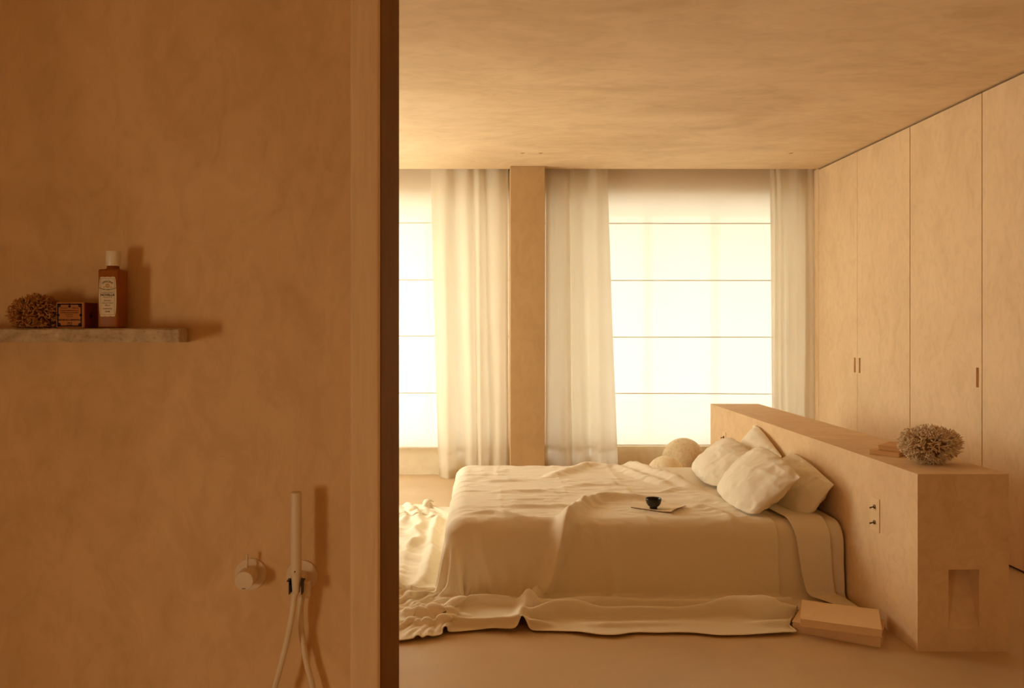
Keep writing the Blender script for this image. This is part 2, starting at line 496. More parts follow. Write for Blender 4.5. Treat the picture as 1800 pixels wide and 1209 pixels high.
# ------------------------------------------------------------------ cloth solver (position based, numpy)
def sim(P, rest_xy, ridge, collide, steps=90, iters=10, g=9.8, dt=1 / 60, damp=0.96, bend=0.06, pin=None, force=None, ks=1.0, kc=0.6):
    n, m = P.shape[:2]
    R = np.concatenate([rest_xy, ridge[..., None]], -1)
    batches = []
    def add(A, B, k, kcomp):
        a0 = R[A]; b0 = R[B]
        batches.append((A, B, np.linalg.norm(b0 - a0, axis=-1) + 1e-9, k, kcomp))
    S = slice
    def pairs(L, step):
        out = []
        if step == 1:
            for s in (0, 1):
                c = (L - s) // 2
                out.append((S(s, s + 2 * c, 2), S(s + 1, s + 1 + 2 * c, 2)))
        else:
            for s in range(4):
                ia = np.arange(s, L - 2, 4)
                if len(ia): out.append((S(int(ia[0]), int(ia[-1]) + 1, 4), S(int(ia[0]) + 2, int(ia[-1]) + 3, 4)))
        return out
    al = S(None)
    for a, b in pairs(n, 1): add((a, al), (b, al), ks, kc)
    for a, b in pairs(m, 1): add((al, a), (al, b), ks, kc)
    for a, b in pairs(n, 1):
        add((a, S(0, m - 1)), (b, S(1, m)), 0.5 * ks, 0.25)
        add((a, S(1, m)), (b, S(0, m - 1)), 0.5 * ks, 0.25)
    if bend > 0:
        for a, b in pairs(n, 2): add((a, al), (b, al), bend, bend)
        for a, b in pairs(m, 2): add((al, a), (al, b), bend, bend)
    V = np.zeros_like(P)
    for st in range(steps):
        V[..., 2] -= g * dt
        if force is not None: V += force(P) * dt
        V *= damp
        Q = P + V * dt
        for it in range(iters):
            for A, B, L0, k, kcomp in batches:
                d = Q[B] - Q[A]
                L = np.sqrt((d * d).sum(-1)) + 1e-9
                e = (L - L0) / L
                w = np.where(e > 0, k, kcomp) * e * 0.5
                d *= w[..., None]
                Q[A] += d; Q[B] -= d
            Q = collide(Q, P)
        V = (Q - P) / dt
        P = Q
    return P

# the mattress as a rounded box
BX0, BX1, BY0, BY1, BH = -0.20, 1.855, 4.12, 5.82, 0.385
BR = 0.085
HBX = 1.867
def bed_collide(off, mu=0.5, extra=None):
    c = np.array([(BX0 + BX1) / 2, (BY0 + BY1) / 2, BH / 2 - 0.25]); h = np.array([(BX1 - BX0) / 2, (BY1 - BY0) / 2, BH / 2 + 0.25]) - BR
    h[0] += 0.2; c[0] += 0.2          # runs on behind the headboard face
    def f(Q, P):
        d = Q - c
        q = np.abs(d) - h
        qp = np.maximum(q, 0)
        l = np.sqrt((qp * qp).sum(-1))
        dist = l + np.minimum(q.max(-1), 0) - BR - off
        hit = dist < 0
        if hit.any():
            nrm = np.where((l > 1e-6)[..., None], qp / (l[..., None] + 1e-9), 0)
            ins = l <= 1e-6
            if ins.any():
                ax = q.argmax(-1)
                nn = np.zeros_like(Q)
                np.put_along_axis(nn, ax[..., None], 1.0, -1)
                nrm = np.where(ins[..., None], nn, nrm)
            nrm = nrm * np.sign(d)
            Q = Q - np.where(hit, dist, 0)[..., None] * nrm
            t = Q - P
            t = t - (t * nrm).sum(-1, keepdims=True) * nrm
            Q = Q - np.where(hit[..., None], mu * 0.3 * t, 0)
        fl = Q[..., 2] < off
        Q[..., 2] = np.maximum(Q[..., 2], off)
        Q[..., :2] -= np.where(fl[..., None], 0.25 * (Q - P)[..., :2], 0)
        Q[..., 0] = np.minimum(Q[..., 0], HBX - 0.006 - off)
        if extra is not None: Q = extra(Q)
        return Q
    return f

def drape_map(U, W, off):
    """flat pattern coordinates -> start shape wrapped over the mattress"""
    R = BR + off; H = BH + off
    ax0, ay0, ay1 = BX0 + BR, BY0 + BR, BY1 - BR
    a = np.maximum(0, ax0 - U); b = np.maximum(0, ay0 - W); c = np.maximum(0, W - ay1)
    dv = np.stack([-a, c - b], -1)
    d = np.sqrt((dv ** 2).sum(-1)); dirv = dv / (d[..., None] + 1e-9)
    flare = 0.20 + 0.36 * np.abs(dirv[..., 0] * dirv[..., 1]) * 2
    q1 = R * math.pi / 2; fil = 0.11; down = H - R - fil - off
    q2 = q1 + down; q3 = q2 + fil * math.pi / 2
    o = np.zeros_like(d); z = np.full_like(d, H); nx = np.zeros_like(d); nz = np.ones_like(d)
    s1 = (d > 0) & (d <= q1); an = np.clip(d / R, 0, math.pi / 2)
    o = np.where(s1, R * np.sin(an), o); z = np.where(s1, H - R + R * np.cos(an), z)
    nx = np.where(s1, np.sin(an), nx); nz = np.where(s1, np.cos(an), nz)
    s2 = (d > q1) & (d <= q2); t = d - q1
    o = np.where(s2, R + flare * t, o); z = np.where(s2, H - R - t, z)
    nx = np.where(s2, 1, nx); nz = np.where(s2, 0, nz)
    s3 = (d > q2) & (d <= q3); an = np.clip((d - q2) / fil, 0, math.pi / 2); R2 = R + flare * down
    o = np.where(s3, R2 + fil * (1 - np.cos(an)), o); z = np.where(s3, off + fil * (1 - np.sin(an)), z)
    nx = np.where(s3, np.cos(an), nx); nz = np.where(s3, np.sin(an), nz)
    s4 = d > q3
    o = np.where(s4, R2 + fil + d - q3, o); z = np.where(s4, off, z)
    nx = np.where(s4, 0, nx); nz = np.where(s4, 1, nz)
    P = np.stack([np.maximum(U, ax0) + dirv[..., 0] * o, np.clip(W, ay0, ay1) + dirv[..., 1] * o, z], -1)
    N = np.stack([dirv[..., 0] * nx, dirv[..., 1] * nx, nz], -1)
    return P, N

def seg_ridge(U, W, pts, h, w):
    best = np.full(U.shape, 1e9)
    tt = np.zeros(U.shape)
    L = 0; tot = sum(math.hypot(b[0] - a[0], b[1] - a[1]) for a, b in zip(pts[:-1], pts[1:]))
    for a, b in zip(pts[:-1], pts[1:]):
        dx, dy = b[0] - a[0], b[1] - a[1]; l2 = dx * dx + dy * dy
        t = np.clip(((U - a[0]) * dx + (W - a[1]) * dy) / l2, 0, 1)
        d = np.hypot(U - a[0] - t * dx, W - a[1] - t * dy)
        u = (L + t * math.sqrt(l2)) / tot
        tt = np.where(d < best, u, tt); best = np.minimum(best, d)
        L += math.sqrt(l2)
    fade = np.clip(np.minimum(tt, 1 - tt) * 5, 0, 1) ** 0.7
    return h * np.exp(-(best / w) ** 2) * (0.25 + 0.75 * fade)

MAT_C = (0.955, 4.39); MAT_A = math.radians(-37); MAT_Z = 0.404
def mat_local(x, y):
    dx, dy = x - MAT_C[0], y - MAT_C[1]
    ca, sa = math.cos(MAT_A), math.sin(MAT_A)
    return dx * ca + dy * sa, -dx * sa + dy * ca
def mat_flat(Q):
    lx, ly = mat_local(Q[..., 0], Q[..., 1])
    inside = (np.abs(lx) < 0.13) & (np.abs(ly) < 0.11) & (Q[..., 2] > 0.3)
    Q[..., 2] = np.where(inside, MAT_Z - 0.001, Q[..., 2])
    return Q

def keep_off_books(P):
    for (cx_, cy_), (ux, uy), L, D in (((1.411, 3.664), (0.8532, -0.5216), .368, .25), ((1.423, 3.60), (0.9185, -0.3955), .333, .27)):
        g = 0.014
        dx, dy = P[..., 0] - cx_, P[..., 1] - cy_
        lx = dx * ux + dy * uy; ly = -dx * uy + dy * ux
        ins = (lx > -g) & (lx < L + g) & (ly > -g) & (ly < D + g) & (P[..., 2] < 0.11)
        to_left = lx + g; to_back = D + g - ly
        mv = np.where(to_left < to_back, -1, 1)
        sx = np.where(ins & (mv < 0), -to_left, 0); sy = np.where(ins & (mv > 0), to_back, 0)
        P[..., 0] += sx * ux - sy * uy; P[..., 1] += sx * uy + sy * ux
        P[..., 2] += np.where(ins, 0.25 * np.minimum(np.abs(sx) + np.abs(sy), .12), 0)
    return P

def cloth_obj(name, P, mat_, thick, label, cat, group=None, flip=False, sub=1):
    me = gridmesh(name, keep_off_books(P), flip)
    o = link(name, me, mat_, None, None, True)
    s = o.modifiers.new('solid', 'SOLIDIFY'); s.thickness = thick; s.offset = 0.0
    if sub:
        d = o.modifiers.new('sub', 'SUBSURF'); d.levels = sub; d.render_levels = sub
    return tag(o, label, cat, group)

def bedspread():
    off = 0.013
    nu, nw = 184, 224
    s = np.linspace(0, 1, nu)[:, None]; t = np.linspace(0, 1, nw)[None, :]
    W = 3.37 + (6.32 - 3.37) * t + 0 * s
    edge = np.interp(W, [3.3, 4.15, 4.9, 5.8, 6.4], [1.53, 1.52, 1.34, 1.06, 0.95])
    Ul = -0.92 + 0.03 * np.sin(W * 7)
    U = Ul + (edge - Ul) * s
    W = W + (0.034 * np.sin(U * 4.1 + 0.6) + 0.055 * vnoise(U * 5.5, U * 0 + .5, 31) + 0.07 * np.exp(-((U - 0.17) / 0.028) ** 2)) * np.clip((4.0 - W) / 0.6, 0, 1)
    r = np.zeros(U.shape)
    R_ = lambda pts, h, w: seg_ridge(U, W, pts, h, w)
    # the long fold that sweeps off the bed top, over the edge and down the side
    r += R_([(1.02, 4.60), (0.80, 4.66), (0.64, 4.60), (0.50, 4.36), (0.40, 4.14), (0.345, 3.95), (0.26, 3.80), (0.18, 3.62), (0.14, 3.4)], 0.056, 0.032)
    r += R_([(0.52, 4.34), (0.41, 4.14), (0.37, 4.0), (0.33, 3.90), (0.26, 3.80), (0.19, 3.72)], 0.034, 0.019)
    r += R_([(-0.02, 4.14), (0.0, 3.98), (0.06, 3.8)], 0.028, 0.022)
    r += R_([(0.66, 4.12), (0.665, 3.9), (0.65, 3.76)], 0.024, 0.019)
    r += R_([(0.55, 4.20), (0.62, 4.05), (0.66, 3.92)], 0.014, 0.025)
    r += R_([(0.85, 4.16), (0.86, 3.85)], 0.010, 0.03)
    r += R_([(-0.10, 4.28), (0.05, 4.30), (0.22, 4.20)], 0.022, 0.026)
    r += R_([(0.12, 4.45), (0.35, 4.44), (0.58, 4.47)], 0.020, 0.03)
    r += R_([(0.42, 5.30), (0.62, 5.55), (0.74, 5.74), (0.92, 5.66)], 0.034, 0.05)
    r += R_([(-0.02, 5.15), (0.25, 5.2)], 0.014, 0.03)
    r += R_([(0.0, 4.8), (0.3, 4.86), (0.5, 4.8)], 0.012, 0.025)
    r += R_([(0.45, 4.95), (0.7, 5.08), (0.98, 5.0)], 0.014, 0.03)
    r += R_([(0.85, 4.78), (1.05, 4.80), (1.2, 4.95)], 0.014, 0.025)
    r += R_([(1.12, 4.50), (1.22, 4.42), (1.28, 4.25), (1.3, 4.08)], 0.016, 0.024)
    r += R_([(1.18, 4.70), (1.32, 4.55), (1.40, 4.38)], 0.018, 0.026)
    # thick turned edge on the window side
    r += R_([(1.03, 5.78), (1.12, 5.4), (1.29, 4.95)], 0.060, 0.050)
    r += R_([(0.93, 5.72), (1.02, 5.38), (1.16, 5.0)], 0.03, 0.04)
    # soft rolls of the part lying on the floor, all along the near side and round the foot
    fl = BX0 - U; nr_ = BY0 - W
    over = np.where(nr_ > 0, np.where(fl > 0, np.hypot(np.maximum(fl, 0), nr_), nr_), fl) - 0.30
    along = np.where(nr_ > 0, U, -0.3 - (W - 4.1))
    n0 = vnoise(along * 2.3 + 5, over * 0 + 3.3, 21); n1 = vnoise(along * 3.1 + 2, over * 0 + 7.7, 22); n2 = vnoise(along * 5.2, over * 0 + 1.2, 23)
    on = np.clip(over / 0.04, 0, 1)
    r += on * (0.050 + 0.030 * n0) * np.exp(-((over - 0.105 - 0.045 * n1) / 0.030) ** 2)
    r += on * np.maximum(0, 0.040 + 0.055 * n1 + 0.03 * np.clip((U - 0.9) / .4, 0, 1)) * np.exp(-((over - 0.225 - 0.06 * n2) / 0.032) ** 2)
    r += on * np.maximum(0, 0.016 + 0.040 * n2) * np.exp(-((over - 0.35 - 0.03 * n0) / 0.026) ** 2)
    r += on * 0.014 * np.maximum(0, vnoise(along * 7 + over * 4, over * 5, 24))
    foot = np.clip((fl - 0.32) / 0.05, 0, 1) * (nr_ < 0)
    r += foot * 0.010 * np.maximum(-.2, vnoise(W * 11 + 3 * U, U * 4 + 9, 26)) + foot * 0.008 * np.maximum(-.2, vnoise(W * 19, U * 7 + 2 * W, 27))
    top = (U > BX0 + .02) & (W > BY0 + .02) & (W < BY1)
    r += np.where(top, 0.011, 0.003) * (0.32 - np.abs(vnoise(U * 3.2 + 0.4 * vnoise(U * 9, W * 9, 41), W * 15, 3))) + np.where(top, 0.006, 0.002) * (0.3 - np.abs(vnoise(U * 9 + W, W * 27, 4))) + np.where(top, 0.0035, 0.0012) * vnoise(U * 16, W * 38, 6)
    for wl in (4.52, 4.86, 5.24):     # pressed fold lines of the linen
        r += np.where(top, 0.005, 0) * np.exp(-((W - wl - 0.02 * vnoise(U * 4, U * 0 + wl, 44)) / .010) ** 2)
    for ul in (0.10, 0.48, 0.86):
        r += np.where(top, 0.004, 0.002) * np.exp(-((U - ul - 0.015 * vnoise(W * 4, W * 0 + ul, 45)) / .010) ** 2)
    r += 0.004 * vnoise(U * 4, W * 5, 5)
    P, N = drape_map(U, W, off)
    P = P + N * (0.35 * np.maximum(r, -0.004))[..., None]
    flat = np.stack([U, W], -1)
    P = sim(P, flat, 0.35 * r, bed_collide(off, 0.8, mat_flat), steps=30, iters=9, bend=0.40, damp=0.93)
    gu = np.gradient(P, axis=0); gw = np.gradient(P, axis=1)
    nr = np.cross(gu, gw); nr /= np.linalg.norm(nr, axis=-1, keepdims=True) + 1e-9
    for _ in range(3):                # even the normals out a little
        nr[1:-1, 1:-1] = (nr[1:-1, 1:-1] * 2 + nr[2:, 1:-1] + nr[:-2, 1:-1] + nr[1:-1, 2:] + nr[1:-1, :-2]) / 6
    nr /= np.linalg.norm(nr, axis=-1, keepdims=True) + 1e-9
    P = P + nr * (np.maximum(r, -0.002) * 0.9)[..., None]
    lean = np.clip(on, 0, 1) * np.maximum(r, 0) * (W < BY0) * 0.85      # the rolls lean out towards the room
    P[..., 1] -= lean * np.clip((0.16 - P[..., 2]) / 0.1, 0, 1)
    P[..., 2] = np.maximum(P[..., 2], off)
    return mat_flat(P)
PS = bedspread()
cloth_obj('bedspread', PS, M_spread, 0.005, 'large crumpled cream linen bedspread covering the bed and trailing on the floor', 'bedspread')

def bottom_sheet():
    off = 0.004
    nu, nw = 52, 96
    s = np.linspace(0, 1, nu)[:, None]; t = np.linspace(0, 1, nw)[None, :]
    U = 0.95 + (1.853 - 0.95) * s + 0 * t
    W = 3.64 + (5.95 - 3.64) * t + 0 * s
    W = W + 0.05 * s * np.clip((4.0 - W) / .4, 0, 1)
    r = seg_ridge(U, W, [(1.80, 4.2), (1.83, 4.0), (1.80, 3.75)], 0.03, 0.03)
    r += seg_ridge(U, W, [(1.60, 4.15), (1.58, 3.9), (1.62, 3.7)], 0.02, 0.035)
    r += 0.004 * vnoise(U * 9, W * 9, 8)
    P, N = drape_map(U, W, off)
    P = P + N * np.maximum(r, -0.002)[..., None]
    return sim(P, np.stack([U, W], -1), r, bed_collide(off, 0.6), steps=36, iters=8, bend=0.1, damp=0.92)
cloth_obj('fitted_sheet', bottom_sheet(), M_sheet, 0.003, 'beige linen sheet on the mattress at the headboard end, under the pillows', 'sheet')

def top_sheet():
    off = 0.024
    nu, nw = 34, 84
    s = np.linspace(0, 1, nu)[:, None]; t = np.linspace(0, 1, nw)[None, :]
    q = t * 1.34 + 0 * s
    sk = np.clip((q - 0.62) / 0.5, 0, 1.3)
    U = 1.55 + 0.21 * s * (1 - .35 * sk) + 0.17 * sk
    U = np.minimum(U, 1.838 - 0.03 * (1 - s))
    W = 4.86 - q
    r = seg_ridge(U, W, [(1.5, 4.3), (1.52, 4.1), (1.64, 3.8)], 0.02, 0.03)
    r += seg_ridge(U, W, [(1.66, 4.3), (1.68, 4.1), (1.78, 3.8)], 0.014, 0.03)
    r += 0.004 * vnoise(U * 8, W * 8, 12)
    P, N = drape_map(U, W, off)
    P = P + N * np.maximum(r, -0.002)[..., None]
    return sim(P, np.stack([U, W], -1), r, bed_collide(off, 0.6), steps=36, iters=8, bend=0.12, damp=0.92)
cloth_obj('top_sheet', top_sheet(), M_sheet, 0.004, 'folded beige linen sheet hanging over the near bed edge beside the bedspread', 'sheet')

# bed: base and mattress
bed = empty('bed', ((BX0 + BX1) / 2, (BY0 + BY1) / 2, 0)); tag(bed, 'low double bed under cream linen, set against the plaster headboard', 'bed')
hx, hy = (BX1 - BX0) / 2, (BY1 - BY0) / 2
boxobj('bed_base', -hx + .06, hx - .01, -hy + .05, hy - .05, 0, 0.15, M_carc, bed, bevel=0.01)
bm = bmesh.new(); box(bm, -hx + .004, hx, -hy + .004, hy - .004, 0.15, BH - .003, BR * .9, 5)
obj('mattress', bm, M_mattress, bed, smooth=True)

# ------------------------------------------------------------------ pillows
def pillow_mesh(L, S, seed, press=60.0, name='pillow', zmax=0.088):
    n, m = 66, 46
    x = np.linspace(-L / 2, L / 2, n)[:, None] + np.zeros((1, m)); y = np.linspace(-S / 2, S / 2, m)[None, :] + np.zeros((n, 1))
    halves = []
    bmask = np.zeros((n, m), bool); bmask[0] = bmask[-1] = True; bmask[:, 0] = bmask[:, -1] = True
    def run(seed, press):
        r = 0.007 * vnoise(x * 7 + 3, y * 9, seed) + 0.007 * vnoise(x * 15, y * 19, seed + 1) + 0.003 * vnoise(x * 34, y * 40, seed + 2)
        dcor = np.hypot(L / 2 - np.abs(x), S / 2 - np.abs(y)); acor = np.arctan2(S / 2 - np.abs(y), L / 2 - np.abs(x) + 1e-6)
        r += 0.006 * np.sin(acor * 14 + seed) * np.exp(-(dcor / 0.10) ** 2)
        e = (1 - (2 * x / L) ** 4) * (1 - (2 * y / S) ** 4)
        P = np.stack([x, y, 0.05 * np.clip(e, 0, 1) ** .5], -1)
        zc = zmax * np.clip((1 - np.abs(2 * x / L) ** 2.0) * (1 - np.abs(2 * y / S) ** 2.0), 0, 1) ** .68 + 0.004
        def col(Q, P0):
            Q[..., 2] = np.clip(Q[..., 2], 0, zc + 0.8 * r)
            Q[..., 2][bmask] = 0
            return Q
        def force(Q):
            gu = np.gradient(Q, axis=0); gv = np.gradient(Q, axis=1)
            nr = np.cross(gu, gv); nr /= np.linalg.norm(nr, axis=-1, keepdims=True) + 1e-9
            F = nr * press
            F[..., 2] += 9.8
            return F
        return sim(P, np.stack([x, y], -1), r, col, steps=36, iters=8, bend=0.06, damp=0.9, force=force)
    A = run(seed, press); B = run(seed + 50, press * .8)
    # one shared seam: average the outline of both halves
    for H_, sd in ((A, seed), (B, seed + 5)):
        gu = np.gradient(H_, axis=0); gv = np.gradient(H_, axis=1)
        nr = np.cross(gu, gv); nr /= np.linalg.norm(nr, axis=-1, keepdims=True) + 1e-9
        cr = 0.008 * (0.35 - np.abs(vnoise(x * 6 + 2.5 * y, y * 17 + 4 * x, sd + 7))) + 0.007 * (0.3 - np.abs(vnoise(x * 19 + y * 5, y * 9 - 4 * x, sd + 8))) + 0.005 * vnoise(x * 4.5, y * 5.5, sd + 9) + 0.0045 * (0.3 - np.abs(vnoise(x * 30, y * 26, sd + 10)))
        for px_ in (L / 2 - .085, L / 2 - .10):   # stitched seam of the flange end
            cr = cr + 0.003 * np.exp(-((x + px_ + .004 * np.sin(y * 22)) / .006) ** 2)
        H_ += nr * (cr * ~bmask)[..., None]
    seam = (A + B) / 2
    A[bmask] = seam[bmask]; B[bmask] = seam[bmask]
    kx = L / np.ptp(seam[..., 0]); ky = S / np.ptp(seam[..., 1])
    for H_ in (A, B):
        H_[..., 0] *= kx; H_[..., 1] *= ky
    B[..., 2] *= -0.85
    ia = np.arange(n * m).reshape(n, m); ib = np.full((n, m), -1)
    inner = ~bmask
    ib[inner] = n * m + np.arange(inner.sum()); ib[bmask] = ia[bmask]
    V = np.concatenate([A.reshape(-1, 3), B[inner]])
    qa = np.stack([ia[:-1, :-1], ia[1:, :-1], ia[1:, 1:], ia[:-1, 1:]], -1).reshape(-1, 4)
    qb = np.stack([ib[:-1, :-1], ib[:-1, 1:], ib[1:, 1:], ib[1:, :-1]], -1).reshape(-1, 4)
    return V, np.concatenate([qa, qb])

PLACED = []
def place_pillow(L, S, seed, c, tilt, yaw, roll, label, press=60.0, floor_z=0.414, behind=None):
    V, F = pillow_mesh(L, S, seed, press)
    # slump: lower edge fuller, middle sags a little
    V[:, 2] += -0.03 * (V[:, 0] / L * 2) ** 2
    th = math.radians(tilt)
    M = Matrix.Translation(c) @ Matrix.Rotation(math.radians(yaw), 4, 'Z') @ Matrix.Rotation(math.radians(roll), 4, 'X')
    base = Matrix(((0, math.cos(th), -math.sin(th), 0), (1, 0, 0, 0), (0, math.sin(th), math.cos(th), 0), (0, 0, 0, 1)))
    Mx = np.array(M @ base)
    Wd = V @ Mx[:3, :3].T + Mx[:3, 3]
    # lie on the pillows placed before
    nA = 66 * 46
    for Mi, VA, Lb, Sb in PLACED:
        loc = Wd @ Mi[:3, :3].T + Mi[:3, 3]
        GA = VA[:nA].reshape(66, 46, 3)
        gx, gy = np.abs(GA[..., 0]).max(), np.abs(GA[..., 1]).max()
        u = (loc[:, 0] / gx + 1) / 2 * 65; w = (loc[:, 1] / gy + 1) / 2 * 45
        ok = (u > 0) & (u < 65) & (w > 0) & (w < 45) & (loc[:, 2] > -0.12)
        zs_ = GA[np.clip(u, 0, 65).round().astype(int), np.clip(w, 0, 45).round().astype(int), 2] + 0.006
        top = np.zeros(len(loc), bool); top[:nA] = True
        lim = zs_ + np.where(top, 0.012, 0.0)
        low = ok & (loc[:, 2] < lim)
        loc[:, 2] = np.where(low, lim + 0.06 * np.minimum(0, loc[:, 2] - lim), loc[:, 2])
        F_ = np.linalg.inv(Mi)
        Wd = np.where(low[:, None], loc @ F_[:3, :3].T + F_[:3, 3], Wd)
    PLACED.append((np.linalg.inv(Mx), V.copy(), L, S))
    # rest on the mattress, lean on the headboard
    low = Wd[:, 2] < floor_z
    Wd[:, 2] = np.where(low, floor_z - (floor_z - Wd[:, 2]) * 0.04, Wd[:, 2])
    isA = np.zeros(len(Wd), bool); isA[:nA] = True
    Wd[:, 0] = np.minimum(Wd[:, 0], HBX - 0.004 - np.where(isA, 0.014, 0.0))
    o0 = np.array(c)
    me = bpy.data.meshes.new('pillow')
    Mi2 = np.linalg.inv(Mx)
    me.from_pydata((Wd @ Mi2[:3, :3].T + Mi2[:3, 3]).tolist(), [], F.tolist()); me.update()
    o = link('pillow', me, M_pillow, None, None, True)
    o.matrix_world = M @ base
    d = o.modifiers.new('sub', 'SUBSURF'); d.levels = 1; d.render_levels = 1
    tag(o, label, 'pillow', 'linen pillows at the head of the bed')
    return o
place_pillow(0.71, 0.36, 11, (1.748, 4.54, 0.492), 60, 1, 0, 'near rear linen pillow leaning upright on the headboard beside the switch plate')
place_pillow(0.64, 0.37, 23, (1.770, 5.26, 0.542), 62, -2, 5, 'far rear linen pillow with a pointed corner against the headboard')
place_pillow(0.73, 0.42, 35, (1.518, 4.53, 0.533), 46, 3, 0, 'nearest front linen pillow with one corner on the bedspread')
place_pillow(0.68, 0.39, 47, (1.545, 5.24, 0.508), 38, 3, 0, 'far front linen pillow lying in front of the stone balls')

# ------------------------------------------------------------------ headboard block with step-light niche
HX0, HX1, HY0, HY1, HZ = 1.867, 2.261, 3.439, 6.60, 0.766
hb = empty('headboard', ((HX0 + HX1) / 2, (HY0 + HY1) / 2, 0)); tag(hb, 'long low tan plaster headboard block behind the bed', 'headboard')
NX0, NX1, NZ0, NZ1, ND = 2.000, 2.133, 0.098, 0.354, 0.088
bm = bmesh.new()
cx, cyy = (HX0 + HX1) / 2, (HY0 + HY1) / 2
xs = [HX0, NX0, NX1, HX1]; zs = [0, NZ0, NZ1, HZ]
def hv(x, y, z): return bm.verts.new((x - cx, y - cyy, z))
g = [[hv(x, HY0, z) for z in zs] for x in xs]
for i in range(3):
    for k in range(3):
        if i == 1 and k == 1: continue
        bm.faces.new((g[i][k], g[i + 1][k], g[i + 1][k + 1], g[i][k + 1]))
bk = [[hv(x, HY1, z) for z in zs] for x in xs]
for i in range(3):
    for k in range(3):
        bm.faces.new((bk[i][k], bk[i][k + 1], bk[i + 1][k + 1], bk[i + 1][k]))
for i in range(3):
    bm.faces.new((g[i][3], g[i + 1][3], bk[i + 1][3], bk[i][3]))
    bm.faces.new((g[i][0], bk[i][0], bk[i + 1][0], g[i + 1][0]))
    bm.faces.new((g[0][i], g[0][i + 1], bk[0][i + 1], bk[0][i]))
    bm.faces.new((g[3][i], bk[3][i], bk[3][i + 1], g[3][i + 1]))
outer = [e for e in bm.edges if len(e.link_faces) == 2 and e.calc_face_angle(0) > 1.0]
bmesh.ops.bevel(bm, geom=outer, offset=0.004, segments=2, affect='EDGES')
obj('block', bm, M_head, hb)
bm = bmesh.new()
a = [hv(NX0, HY0, NZ0), hv(NX1, HY0, NZ0), hv(NX1, HY0, NZ1), hv(NX0, HY0, NZ1), hv(NX0, HY0 + ND, NZ1), hv(NX1, HY0 + ND, NZ1)]
for f in ((0, 1, 5, 4), (4, 5, 2, 3), (0, 4, 3), (1, 2, 5)): bm.faces.new([a[i] for i in f])
tag(obj('niche', bm, M_head, hb), 'wedge shaped recess in the end face')

# switches
def switch(y, label):
    r = empty('light_switch', (HX0, y, 0.505)); tag(r, label, 'switch', 'switch plates on the headboard')
    boxobj('plate', -0.004, 0.0, -0.043, 0.043, -0.08, 0.08, M_switch, r, bevel=0.0012)
    for z in (0.037, -0.037):
        bm = bmesh.new()
        M = Matrix.Translation((-0.004, 0.0, z)) @ Matrix.Rotation(math.radians(-90), 4, 'Y')
        lathe(bm, [(0.010, 0), (0.010, 0.004), (0.006, 0.0055)], 20, M)
        c = obj('collar', bm, M_toggle, r)
        bm = bmesh.new()
        tube(bm, [(-0.006, 0, z), (-0.018, 0.0, z - .003), (-0.028, 0.0, z - .006)], [0.0026, 0.003, 0.0042], 10)
        obj('lever', bm, M_toggle, c)
    return r
switch(3.81, 'double toggle switch plate on the headboard near its free end')
switch(6.22, 'double toggle switch plate at the window end of the headboard')

# ------------------------------------------------------------------ wardrobes
seams = [7.29, 6.53, 5.72, 4.89, 4.06, 3.23]
DZ0, DZ1 = 0.018, 2.838
def door_mesh(y0, y1, slot_y, x=0.0):
    """plaster door with a vertical finger slot"""
    th = 0.022
    sz0, sz1, sw = 1.027, 1.150, 0.016
    return (y0, y1, DZ0, DZ1, (slot_y - sw, slot_y + sw, sz0, sz1), th)
def wardrobe(ya, ym, yb, slots, gaps, label, plinth=True):
    """unit from yb (near) to ya (far), doors split at ym"""
    r = empty('wardrobe', (WX, (ya + yb) / 2, 0)); cy0 = (ya + yb) / 2
    tag(r, label, 'wardrobe', 'plaster faced wardrobes along the right wall')
    boxobj('carcass', 0.030, 0.60, yb - cy0 + .002, ya - cy0 - .002, 0.0, 2.845, M_carc, r)
    boxobj('toe_recess', 0.026, 0.030, yb - cy0, ya - cy0, 0.0, 0.05, M_dark, r)
    boxobj('top_recess', 0.024, 0.030, yb - cy0, ya - cy0, 2.80, 2.85, M_dark, r)
    for (y1, y0), sl, (g1, g0) in zip(((ya, ym), (ym, yb)), slots, gaps):
        sy = (sl if sl else 0) - cy0
        a0, a1 = y0 + g0 - cy0, y1 - g1 - cy0
        d = holed('door', 'x', 0.0, 0.022, a0, a1, DZ0, DZ1, [(sy - .014, sy + .014, 1.027, 1.150)] if sl else [], M_door, r)
        if sl: boxobj('finger_slot', 0.016, 0.0225, sy - .0145, sy + .0145, 1.0265, 1.1505, M_book2, d)
    return r
wardrobe(seams[0], seams[1], seams[2], (6.53 + .042, 6.53 - .042), ((.002, .0018), (.0018, .004)), 'far plaster wardrobe beside the curtain, with two slots at its middle')
wardrobe(seams[2], seams[3], seams[4], (4.89 + .045, None), ((.004, .004), (.004, .004)), 'middle plaster wardrobe behind the coral, with one slot in view')
boxobj('wall_side', WX + .005, XR - .02, 3.23, 4.058, 0, CEIL, M_wall)
tag(bpy.data.objects['wall_side'], 'plaster wall strip in line with the wardrobes, outside the frame', 'wall', kind='structure')
boxobj('wall_corner', WX, XR - .02, 7.292, 7.6, 0, CEIL, M_wall)
tag(bpy.data.objects['wall_corner'], 'plaster return between the far wardrobe and the right window', 'wall', kind='structure')

